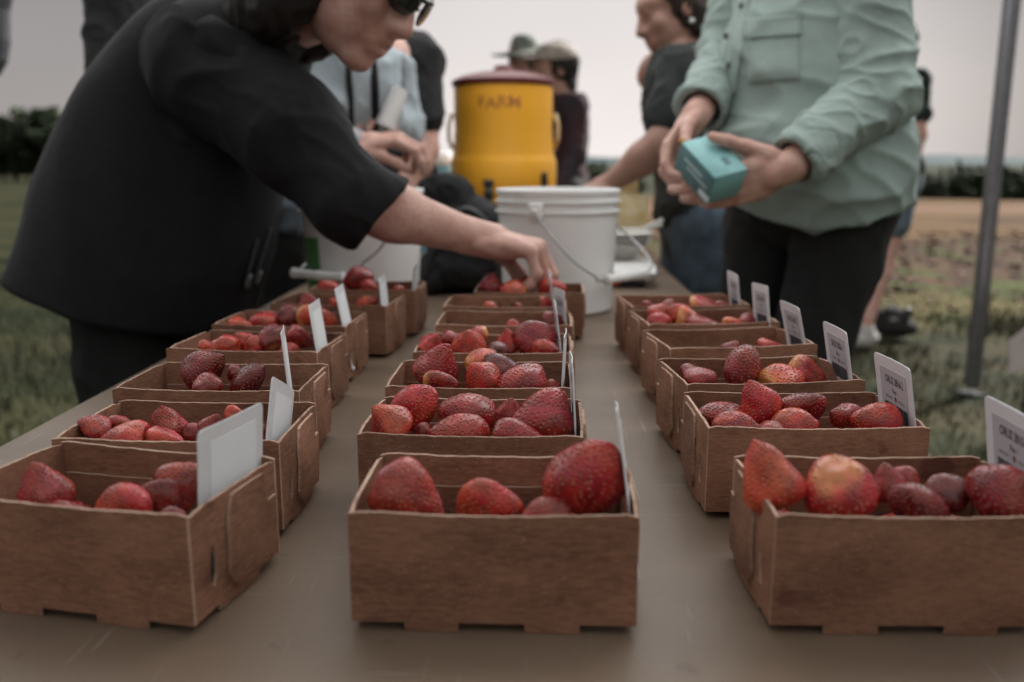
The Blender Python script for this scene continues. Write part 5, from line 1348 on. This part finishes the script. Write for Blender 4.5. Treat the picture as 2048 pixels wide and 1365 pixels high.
def shirt8():
    fwd = nv((-.68, -.73, 0)); rgt = np.cross(fwd, UP); c0 = np.array([.575, 1.92, 0]); TA = [rgt, fwd, UP]
    def P(a, b_, z): return c0 + rgt * a + fwd * b_ + UP * z
    tor = [ell(P(.03, .0, 1.36), (.175, .130, .20), TA), ell(P(.015, .035, 1.16), (.192, .160, .22), TA), ell(P(0, .045, 1.00), (.215, .175, .18), TA), ell(P(-.0, .01, .88), (.225, .165, .13), TA), cone(J['sh_l'], J['sh_r'], .066, .07)]
    def hemf(X):
        a = (X - c0) @ rgt; f_ = (X - c0) @ fwd; th = np.arctan2(f_, a) - .42         # 0 right side, pi/2 front, pi left side
        side = np.abs(np.cos(th)) ** 3
        hz = .878 + .078 * side + .004 * (f_ < 0)
        return (hz - X[..., 2]) * .8
    nk = (J['sh_l'] + J['sh_r']) / 2 + np.array([0, 0, .07])
    o = sdf_obj('shirt', [(tor, .0065, .03, (hemf, lambda X: X[..., 2] - nk[2]), None, None)], M['sage'], rt8, fold=.0095, ff=7.0, stretch=(1, 1, 1.15), seed=21)
    # drag folds under the chest and towards the elbow
    for q, nm in (('l', 'sleeve'), ('r', 'sleeve')):
        e_, w_ = J['el_' + q], J['wr_' + q]; s_ = J['sh_' + q]; fa = nv(w_ - e_); cuff = w_ - fa * .025
        pr = [cone(s_, e_, .074, .066), cone(e_, cuff, .068, .050), ell(e_, (.068, .068, .066)), sub(cone(cuff - fa * .05, cuff + fa * .05, .041, .041))]
        sl = sdf_obj('sleeve', [(pr, .005, .02, (lambda X, c=cuff, f=fa: (X - c) @ f,), None, None)], M['sage'], o, fold=.0062, ff=12, stretch=(1, 1, 1.3), seed=31)
        pr = [cone(cuff - fa * .062, cuff + fa * .004, .0535, .0520), sub(cone(cuff - fa * .08, cuff + fa * .05, .043, .042))]
        sdf_obj('cuff', [(pr, .0035, .006, (lambda X, c=cuff, f=fa: (X - c - f * .004) @ f, lambda X, c=cuff, f=fa: (c - f * .062 - X) @ f), None, None)], M['sage'], o, fold=.0018, ff=30, seed=5)
    return o
sh8 = shirt8()
bv = surf(sh8)
def patch(name, quad, off, th, m, parent, n=10, nb=10):
    """a sewn piece: four view corners dropped on the cloth, given thickness"""
    V = []; o0 = Vector((0, 0, CAMZ))
    pts = []
    for i in range(n + 1):
        for j in range(nb + 1):
            u, v = i / n, j / nb; a = Vector(quad[0]).lerp(Vector(quad[1]), u); b_ = Vector(quad[3]).lerp(Vector(quad[2]), u); q = a.lerp(b_, v); pts.append((q.x, q.y))
    F1 = drape(bv, pts, off + th); F0 = drape(bv, pts, off - .004); N = len(F1); Fc = []
    for i in range(n):
        for j in range(nb):
            a = i * (nb + 1) + j; Fc.append((a, a + 1, a + nb + 2, a + nb + 1)); 
    rim = [i * (nb + 1) for i in range(n + 1)] + [n * (nb + 1) + j for j in range(1, nb + 1)] + [i * (nb + 1) + nb for i in range(n - 1, -1, -1)] + [j for j in range(nb - 1, 0, -1)]
    for a, c in zip(rim, rim[1:] + rim[:1]): Fc.append((a, c, c + N, a + N))
    b = MB(); b.add(F1 + F0, Fc); o = b.build(name, m, parent, True); return o
patch('button_placket', [(1474, -20), (1502, -20), (1474, 190), (1448, 190)], .001, .0018, M['sage'], sh8, 4, 24)
patch('pocket', [(1496, 76), (1598, 70), (1600, 160), (1500, 168)], .0008, .0015, M['sage'], sh8)
patch('pocket_flap', [(1492, 40), (1600, 30), (1602, 72), (1492, 80)], .003, .0022, M['sage'], sh8)
patch('pocket', [(1406, 86), (1440, 82), (1438, 160), (1404, 160)], .0008, .0015, M['sage'], sh8)
patch('pocket_flap', [(1402, 50), (1442, 46), (1442, 84), (1402, 88)], .003, .0022, M['sage'], sh8)
for (px, py) in ((1487, 14), (1456, 74), (1462, 130)):
    q = drape(bv, [(px, py)], .0045)[0]; b = MB(); b.lathe([(0, -.002), (.006, -.002), (.0065, 0), (.005, .0012), (0, .001)], 16)
    nrm = (Vector((0, 0, CAMZ)) - q).normalized(); o = b.build('button', M['grey_plastic'], sh8, True); o.matrix_basis = Matrix.Translation(q) @ nrm.to_track_quat('Z', 'Y').to_matrix().to_4x4()
# teal carton in his hands
def carton():
    t = empty('teal_carton', CARTON_C); tag(t, 'small teal carton with pale lettering held in both hands', 'box')
    # axes from the photograph: long edge runs down and towards the viewer
    ex = (at(1438, 352, 1.585) - at(1364, 272, 1.66)).normalized(); ez = (at(1362, 271, 1.66) - at(1366, 341, 1.675)); ez = (ez - ex * ez.dot(ex)).normalized(); ey = ez.cross(ex)
    rot = Matrix((ex, ey, ez)).transposed(); t.rotation_euler = rot.to_euler()
    L, D, H = .104, .072, .060
    b = MB(); b.box((0, 0, 0), (L, D, H)); o = b.build('carton_body', [M['teal_box_side'], M['teal_box']], t)
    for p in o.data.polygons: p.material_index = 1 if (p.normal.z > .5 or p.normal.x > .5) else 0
    bevel(o, .0012, 1)
    for s, z0, sz in (('STRAWBERRY', .012, .013), ('fresh picked', -.012, .009)):
        pass
    b = MB(); b.box((-.005, -D / 2 - .0004, .010), (.055, .0004, .004)); b.box((.010, -D / 2 - .0004, -.001), (.060, .0004, .003)); b.box((.040, -D / 2 - .0004, -.018), (.030, .0004, .012)); b.build('printed_panel', M['teal_ink'], t)
    b = MB(); b.box((.02, .010, H / 2 + .0004), (.02, .012, .0004)); b.build('printed_mark', M['teal_box_side'], t)
    for k, (dx, dz) in enumerate(((-.012, .012), (-.016, -.008), (-.010, -.022))):
        c = empty('biscuit', t.location + rot @ Vector((-L / 2 + dx * .7, .0 + .012 * (k - 1), dz))); c.rotation_euler = (.4 * k, .5, .2 * k); tag(c, ['upper', 'middle', 'lower'][k] + ' brown biscuit poking out of the open carton end', 'biscuit', 'biscuits in the teal carton')
        b = MB(); b.lathe([(0, -.005), (.016, -.005), (.019, 0), (.016, .005), (.006, .0065), (0, .006)], 18); b.build('crumb', M['cookie'], c, True)
carton()

# --- woman in the navy coat
f1 = nv((.78, -.30, -.55)); up1 = nv(np.array([.55, -.04, .83]) - f1 * (np.array([.55, -.04, .83]) @ f1))
hs1 = 1.02
head1 = A3(818, 72, 1.33) - hs1 * (f1 * .118 - up1 * .032)
J = dict(head=head1, face=f1, up=up1, sh_r=A3(462, 125, 1.36), sh_l=A3(470, 60, 1.64), el_r=A3(700, 400, 1.29), wr_r=A3(945, 474, 1.40), el_l=A3(470, 320, 1.70), wr_l=A3(430, 500, 1.66),
         hip_r=np.array([-.68, 1.46, .86]), hip_l=np.array([-.68, 1.64, .86]), kn_r=np.array([-.70, 1.46, .48]), kn_l=np.array([-.71, 1.65, .48]), an_r=np.array([-.72, 1.46, .08]), an_l=np.array([-.74, 1.65, .08]), foot=np.array([1.0, 0, 0]))
HW = dict(d=(.93, .12, -.22), n=(-.20, .05, -.97), side=(0, 1, 0), curls=[(46, 44, 20), (50, 46, 22), (56, 52, 24), (58, 50, 24)], thumb=(30, 25, 15), thumb_out=30, s=1.10, spread=9)
HWL = dict(d=(.2, .1, -.9), n=(-1, 0, 0), side=(0, -1, 0), curls=RELAX)
rt1, HP, A = person('woman in loose navy coat and sunglasses leaning in to pick a strawberry', J, M['navy_cloth'], M['black_trouser'], M['skin'], M['hair'], sleeve='short', hands={'r': HW, 'l': HWL}, hs=hs1, hh=.004, hem=.80, bulk=.9,
     extra_hair=[((.060, -.050, -.05), (.045, .055, .11)), ((-.060, -.050, -.05), (.045, .055, .11)), ((0, -.085, -.08), (.085, .06, .14))])
def loft(rings, n=48, m=6, sup=2.4):
    C = catmull([r[0] for r in rings], m); Aa = catmull([r[1] for r in rings], m); Bb = catmull([r[2] for r in rings], m); V = []; Fc = []
    for c, a, b_ in zip(C, Aa, Bb):
        for k in range(n):
            th = 2 * math.pi * k / n; x, y = math.cos(th), math.sin(th); x = math.copysign(abs(x) ** (2 / sup), x); y = math.copysign(abs(y) ** (2 / sup), y); V.append(c + a * x + b_ * y)
    for i in range(len(C) - 1):
        for k in range(n): k2 = (k + 1) % n; Fc.append((i*n+k, i*n+k2, (i+1)*n+k2, (i+1)*n+k))
    Fc.append(tuple(range(n))[::-1]); Fc.append(tuple((len(C)-1)*n + k for k in range(n)))
    return V, Fc
rings = []
for px, py, hw, t_, dep in ((255, 602, 250, 14, .225), (285, 520, 252, 16, .215), (320, 430, 258, 20, .205), (382, 240, 218, 20, .19), (445, 100, 178, 24, .18), (525, 20, 110, 34, .12), (585, -20, 66, 40, .07)):
    sc_ = 1.52 / 1800 * hw * .93; dep *= .8; rings.append((at(px, py, 1.52), Vector((math.cos(R(t_)), 0, -math.sin(R(t_)))) * sc_, Vector((0, dep, 0))))
V, Fc = loft(rings, sup=2.05)
Va = np.array([list(v) for v in V]); cen = np.array(at(350, 350, 1.52)); N = Va - cen; N[:, 2] *= .2; N /= np.linalg.norm(N, axis=1, keepdims=True)
Va = Va + N * (.010 * (1 - 2 * np.abs(vnoise(Va * np.array([1, 1, .35]), 9, 4))))[:, None]
b = MB(); b.add([Vector(v) for v in Va], Fc); coat = b.build('coat', M['navy_cloth'], rt1, True); coat.matrix_parent_inverse = Matrix.Translation(-rt1.location)
e_, w_, s_ = J['el_r'], J['wr_r'], J['sh_r']; fa = nv(w_ - e_); hemp = A3(762, 432, 1.318); hn = nv((.72, .12, -.66))
pr = [cone(s_ + (-.04, .03, .0), s_ + (e_ - s_) * .5, .098, .074), cone(s_ + (e_ - s_) * .5, e_, .074, .057), cone(e_, e_ + fa * .16, .057, .056), sub(cone(hemp - hn * .03, hemp + fa * .10, .047, .050))]
sdf_obj('sleeve', [(pr, .006, .03, (lambda X: (X - hemp) @ hn,), None, None)], M['navy_cloth'], coat, fold=.004, ff=13, seed=8)
# lips
for dz, r_ in ((-.0595, (.021, .010, .0058)), (-.0745, (.018, .0105, .0070))):
    sdf_obj('lip', [([ell(HP(0, .0895 if dz > -.07 else .0865, dz), np.array(r_) * hs1, A)], .0022, .002, (), None, None)], M['lip'], [c for c in rt1.children if c.name.startswith('body')][0])
# sunglasses
b = MB(); g = rt1
def hp(x, y, z): return Vector(HP(x, y, z))
gl = None
b.tube([hp(-.066, .088, .020), hp(-.030, .106, .022), hp(0, .112, .018), hp(.030, .106, .022), hp(.066, .088, .020)], .0035, 8); b.tube([hp(.066, .088, .020), hp(.080, .03, .020), hp(.080, -.02, .012)], .004, 8); b.tube([hp(-.066, .088, .020), hp(-.080, .03, .020), hp(-.080, -.02, .012)], .004, 8)
gl = b.build('sunglasses', M['black_plastic'], rt1, True); gl.matrix_parent_inverse = Matrix.Translation(-rt1.location)
for s in (-1, 1):
    ax2 = [nv(A[0] + s * -.35 * A[1]), nv(A[1] + s * .35 * A[0]), A[2]]
    sdf_obj('lens', [([ell(HP(s * .035, .1015, .006), np.array((.031, .0045, .023)) * hs1, ax2)], .0022, .002, (), None, None)], M['lens'], gl)
b = MB(); q = hp(.084, -.008, -.048); b.tube([q + Vector((math.cos(a) * .009, 0, math.sin(a) * .009 - .006)) for a in np.linspace(0, 6.28, 14)], .0014, 6); eo = b.build('earring', M['gold'], rt1, True); eo.matrix_parent_inverse = Matrix.Translation(-rt1.location)
# coat draw cords
bv = BVHTree.FromPolygons([Vector(v) for v in Va], [tuple(f) for f in Fc])
for k, pts in enumerate((((538, 455), (524, 500), (512, 540), (500, 572)), ((512, 478), (502, 512), (494, 545), (488, 575)))):
    straptube('draw_cord', list(pts), .0022, M['darksteel'], rt1, bv, .004)
    straptube('cord_end', [(516, 540), (508, 562)] if k == 0 else [(496, 548), (490, 570)], .005, M['grey_plastic'], rt1, bv, .005)

# ------------------------------------------------------------------ chair corner at the right edge
def chair():
    t = empty('camp_chair', (at(2075, 720, 2.9).x, 2.9, 0)); tag(t, 'pale camp chair cut off by the right frame edge beyond the pole', 'chair'); o = Vector(t.location)
    x0 = at(2017, 700, 2.9).x - o.x; z1 = at(2048, 652, 2.9).z
    def sheet(name, q):
        b = MB(); n = 8; V = []
        for s in (0, .006):
            for i in range(n + 1):
                for j in range(n + 1):
                    u, v = i / n, j / n; p = Vector(q[0]).lerp(Vector(q[1]), u).lerp(Vector(q[3]).lerp(Vector(q[2]), u), v); V.append(p + Vector((0, .02 * math.sin(math.pi * u) + s, 0)))
        N = (n+1) ** 2; Fc = []
        for i in range(n):
            for j in range(n):
                a = i*(n+1)+j; Fc += [(a, a+n+1, a+n+2, a+1), (N+a, N+a+1, N+a+n+2, N+a+n+1)]
        b.add(V, Fc); b.build(name, M['chair'], t, True)
    sheet('back_cloth', [(x0, 0, z1 - .05), (x0 + .45, 0, z1 + .30), (x0 + .45, 0, z1 - .05), (x0 + .01, 0, z1 - .16)])
    sheet('seat_cloth', [(x0 + .30, .0, .40), (x0 + .70, 0, .40), (x0 + .70, .4, .37), (x0 + .30, .4, .37)])
    for x, y in ((.30, 0), (.70, 0), (.30, .4), (.70, .4)):
        b = MB(); b.tube([(x0 + x, y, .40), (x0 + x, y + .02, 0)], .011, 8); b.build('leg', M['darksteel'], t, True)
chair()

# ------------------------------------------------------------------ grass and soil clods
def grass_mat():
    m = mat('grass_blades', (.015, .022, .008), .8, .4, 1.3, col2=(.045, .040, .019)); return m
def make_grass(name, n, regions, hmin, hmax, seed, label):
    rg = np.random.default_rng(seed); V = []; Fc = []
    for (x0, x1, y0, y1, share) in regions:
        k = int(n * share); x = rg.uniform(x0, x1, k); y = y0 + (y1 - y0) * rg.uniform(0, 1, k) ** 1.4
        P3 = np.stack([x, y, 0 * x], -1); keep = vnoise(P3, 1.3, 7) + .5 * vnoise(P3, 4.0, 9) > rg.uniform(-1.2, .9, k); x, y = x[keep], y[keep]
        z = ground_h(x, y); h = rg.uniform(hmin, hmax, len(x)) * (.7 + .6 * (vnoise(np.stack([x, y, 0*x], -1), .9, 4) * .5 + .5)); a = rg.uniform(0, 6.28, len(x)); ln = rg.uniform(.1, .7, len(x)) * h; w = rg.uniform(.0015, .0035, len(x)) * (1 + y / 9)
        ca, sa = np.cos(a), np.sin(a); d = rg.uniform(0, 6.28, len(x)); dx, dy = np.cos(d) * ln, np.sin(d) * ln; m_ = len(x); n0 = len(V) * 0 + sum(len(q) for q in V)
        B = np.stack([np.stack([x - ca * w, y - sa * w, z - .02], -1), np.stack([x + ca * w, y + sa * w, z - .02], -1), np.stack([x + dx * .4 + ca * w * .7, y + dy * .4 + sa * w * .7, z + h * .6], -1), np.stack([x + dx * .4 - ca * w * .7, y + dy * .4 - sa * w * .7, z + h * .6], -1), np.stack([x + dx, y + dy, z + h], -1)], 1).reshape(-1, 3)
        V.append(B); i5 = n0 + 5 * np.arange(m_)
        Fc += [(q, q + 1, q + 2, q + 3) for q in i5.tolist()] + [(q + 3, q + 2, q + 4) for q in i5.tolist()]
    V = np.concatenate(V).tolist()
    o = link(name, mesh(name, V, Fc), grass_mat()); tag(o, label, 'grass', kind='stuff')
make_grass('grass', 110000, [(.45, 4.2, 1.6, 7.0, .5), (-5.5, -.75, 1.6, 10.0, .5)], .015, .06, 3, 'short green and straw coloured grass around the table')
def clods():
    rg = np.random.default_rng(8); b = MB()
    for i in range(1500):
        y = rg.uniform(6.0, 13); x = rg.uniform(.9, 8.5); s = rg.uniform(.012, .05); z = float(ground_h(np.array(x), np.array(y)))
        V = [(x + p[0]*s*rg.uniform(.5,1.1), y + p[1]*s*rg.uniform(.5,1.1), z + p[2]*s*rg.uniform(.3,.8)) for p in ((-1,-1,-.5),(1,-1,-.5),(1,1,-.5),(-1,1,-.5),(-.7,-.7,1),(.7,-.7,1),(.7,.7,1),(-.7,.7,1))]
        b.add(V, [(0,3,2,1),(4,5,6,7),(0,1,5,4),(1,2,6,5),(2,3,7,6),(3,0,4,7)])
    o = b.build('soil_clods', mat('clods', (.045, .027, .018), .95, .4, 3, col2=(.19, .12, .085))); tag(o, 'loose soil clods on the tilled strip', 'soil', kind='stuff')
clods()
